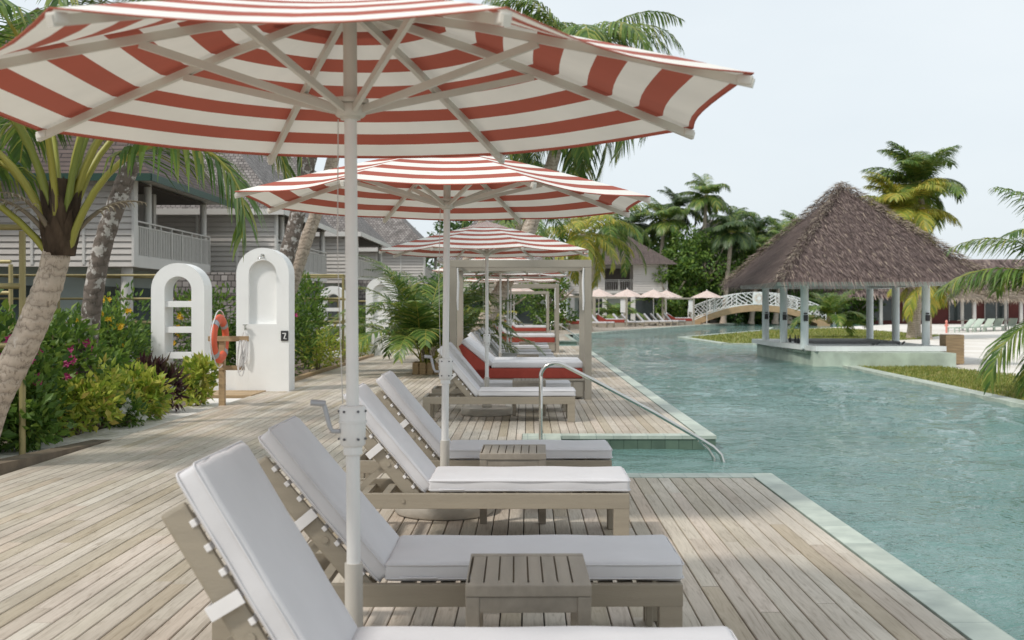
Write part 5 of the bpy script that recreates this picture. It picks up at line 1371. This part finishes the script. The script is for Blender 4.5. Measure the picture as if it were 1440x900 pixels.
# ================================================================== RESTAURANT AND BEACH
H=empty('beach_restaurant',(0,0,0),0,'long low restaurant with thatched roof and dark red walls behind the beach','restaurant')
m=MB(); m.b2(29,58,112,122,-.15,2.8); m.build('wall',M['darkred'],H)
for k,x in enumerate((30.2,33.6,37,41.5,45,49,53)):
    m=MB(); m.b2(x,x+2.2,111.93,111.98,.2,2.4); w=m.build('window',M['glass'],H); q=MB(); q.b2(x+1.05,x+1.15,111.88,111.925,.2,2.4); q.b2(x-.08,x,111.88,111.925,.1,2.5); q.b2(x+2.2,x+2.28,111.88,111.925,.1,2.5); q.build('frame',M['clap_light'],w)
for x in (29.5,34,38.5,43,47.5,52,56.5):
    m=MB(); m.b2(x-.14,x+.14,109.4,109.7,-.15,2.7); m.build('post',M['clap_light'],H)
m=MB()
def thatch_gable(mb,x0,x1,y0,y1,z,h,rows,sp,sl,sw,seed,inset):
    r=random.Random(seed); cy=(y0+y1)/2; a=Vector((x0,y0,z)); b=Vector((x1,y0,z)); A=Vector((x0+inset,cy,z+h)); Bv=Vector((x1-inset,cy,z+h))
    mb.face([a,b,Bv,A]); mb.face([(x0,y1,z),(x0,y0,z),A]); mb.face([(x1,y0,z),(x1,y1,z),Bv]); mb.face([(x1,y1,z),(x0,y1,z),A,Bv])
    nrm=(b-a).cross(A-a).normalized(); dn=(Vector((0,y0-cy,-h))).normalized()
    for i in range(rows):
        t=i/rows; p0=a.lerp(A,t); p1=b.lerp(Bv,t); n=int((p1-p0).length/sp)
        for k in range(n):
            q=p0.lerp(p1,(k+r.random())/n)+nrm*(.05+.06*r.random()); d=(dn+rnd_dir(r)*.2+(Vector((0,0,-.4)) if i==0 else Vector())).normalized(); s=Vector((sw*r.uniform(.6,1.3),0,0))
            mb.face([q-dn*sl*.3-s*.5,q-dn*sl*.3+s*.5,q+d*sl+s*.2,q+d*sl-s*.2])
thatch_gable(m,27.5,59,108.6,124,2.6,3.8,14,.16,.7,.16,3,6)
m.build('roof',[M['thatch']],H)
def thatch_parasol(label,x,y,s=1.0):
    P_=empty('thatch_parasol',(x,y,-.14),0,label,'parasol','thatched parasols on the beach')
    m=MB(); m.tube([(0,0,0),(0,0,2.5)],.09,10); m.build('post',M['clap_light'],P_)
    m=MB(); thatch(m,-1.6,1.6,-1.6,1.6,2.15,.85,9,.09,.4,.08,int(x)); m.build('thatch_top',[M['thatch_tan'],M['thatch_tan']],P_)
    m=MB(); cyl(m,(0,0,.7),.35,.05,16); m.build('shelf',M['cabana'],P_)
thatch_parasol('left thatched parasol in front of the beach restaurant',30.2,79)
thatch_parasol('right thatched parasol in front of the beach restaurant',33.6,80)
thatch_parasol('thatched parasol at the right edge, farther along the beach',38.3,86)
for k,(px,py) in enumerate([(1352,457),(1366,457),(1383,456),(1398,456),(1420,455)]):
    d=1640/ (py-432)*1.6/1.64*1.0; d=74+k*1.5; x=bp(px,d)
    L=empty('beach_lounger',(x,d,-.14),R(200+8*k),['first beach lounger from the left, between the thatched parasols','second beach lounger from the left on the sand','middle beach lounger on the sand before the restaurant','fourth beach lounger from the left on the sand','rightmost beach lounger on the sand'][k],'beach lounger','green grey loungers on the sand')
    m=MB(); 
    for s in (-.3,.3): m.bar((-.9,s,.3),(.9,s,.3),.05,.06)
    m.b2(-.4,.9,-.28,.28,.3,.34); m.build('frame',M['greenwall'],L)
    m=MB(); m.bar((-.4,0,.32),(-.95,0,.85),.56,.05); m.build('backrest',M['greenwall'],L)
    for xx in (-.8,.8):
        for s in (-.3,.3): m=MB(); m.b2(xx-.03,xx+.03,s-.03,s+.03,0,.3); m.build('leg',M['greenwall'],L)
m=MB(); m.tube([(0,0,0),(0,0,.9)],.12,10); m.tube([(0,0,.9),(0,0,1.05),(0,0,1.12)],[.16,.13,.03],10); m.tube([(-.22,0,.65),(.22,0,.65)],.07,8)
o=m.build('fire_hydrant',M['pink']); o.scale=(.55,.55,.75); o.location=(bp(1331,72),72,-.14); tag(o,'small pink fire hydrant like post on the sand left of the loungers','hydrant')

# distant mast
Mx=empty('radio_mast',(7.9,200,0),0,'distant lattice radio mast between the umbrellas','mast')
m=MB(); w=.9
for sx in (-1,1):
    for sy in (-1,1): m.tube([(sx*w,sy*w,0),(sx*w*.7,sy*w*.7,28)],.09,5)
for k in range(28):
    q=w*(1-.3*k/28); 
    for sy in (-1,1): m.bar((-q,sy*q,k),(q,sy*q,k+1),.07,.07); m.bar((-q,sy*q,k),(q,sy*q,k),.07,.07)
    for sx in (-1,1): m.bar((sx*q,-q,k),(sx*q,q,k+1),.07,.07)
m.build('lattice',M['steel'],Mx)
for k in range(5):
    m=MB(); m.b2(-1.3+k*.6,-1.1+k*.6,-1.3,-1.1,24.5,27); m.build('antenna',M['gazebo_white'],Mx)

# ================================================================== LIGHT, WORLD, CAMERA
sd = Vector((-.675,-.5,1.0)).normalized()
el = math.asin(sd.z); rot = math.atan2(sd.x, sd.y)
sun = bpy.data.lights.new('sun','SUN'); sun.energy=2.0; sun.angle=R(6); sun.color=(1,.955,.89)
so = bpy.data.objects.new('sun',sun); col.objects.link(so); so.rotation_euler=(-sd).to_track_quat('-Z','Y').to_euler()
w = bpy.data.worlds.new('World'); scene.world=w; w.use_nodes=True; nt=w.node_tree
bg=nt.nodes['Background']; bg.inputs['Strength'].default_value=.1
sky=nt.nodes.new('ShaderNodeTexSky'); sky.sky_type='NISHITA'; sky.sun_disc=False; sky.sun_elevation=el; sky.sun_rotation=rot%(2*PI); sky.dust_density=3; sky.air_density=1
tc=nt.nodes.new('ShaderNodeTexCoord'); mp=nt.nodes.new('ShaderNodeMapping'); mp.inputs['Scale'].default_value=(1,1,2.6); no=nt.nodes.new('ShaderNodeTexNoise'); no.inputs['Scale'].default_value=1.7; no.inputs['Detail'].default_value=6
nt.links.new(tc.outputs['Generated'],mp.inputs[0]); nt.links.new(mp.outputs[0],no.inputs['Vector'])
cr=ramp(nt,[(.28,(6.3,6.9,7.3)),(.42,(7.3,7.95,8.4)),(.6,(7.8,8.4,8.75)),(.75,(8.3,8.8,9.05))]); nt.links.new(no.outputs['Fac'],cr.inputs[0])
mx=nt.nodes.new('ShaderNodeMix'); mx.data_type='RGBA'; mx.inputs[0].default_value=.88
nt.links.new(sky.outputs[0],mx.inputs[6]); nt.links.new(cr.outputs[0],mx.inputs[7]); nt.links.new(mx.outputs[2],bg.inputs['Color'])
cam=bpy.data.cameras.new('camera'); co=bpy.data.objects.new('camera',cam); col.objects.link(co); scene.camera=co
co.location=(0,0,1.5); co.rotation_euler=(R(90),0,0)
cam.sensor_width=36; cam.lens=40; cam.shift_x=-22/1440; cam.shift_y=-18/1440; cam.clip_end=3000; cam.clip_start=.05
cam.dof.use_dof=True; cam.dof.focus_distance=8.5; cam.dof.aperture_fstop=4.0
vs=scene.view_settings; vs.view_transform='Standard'; vs.look='None'; vs.exposure=.2; vs.gamma=1; vs.use_curve_mapping=False
scene.render.engine='CYCLES'
scene.render.resolution_x=1024; scene.render.resolution_y=640
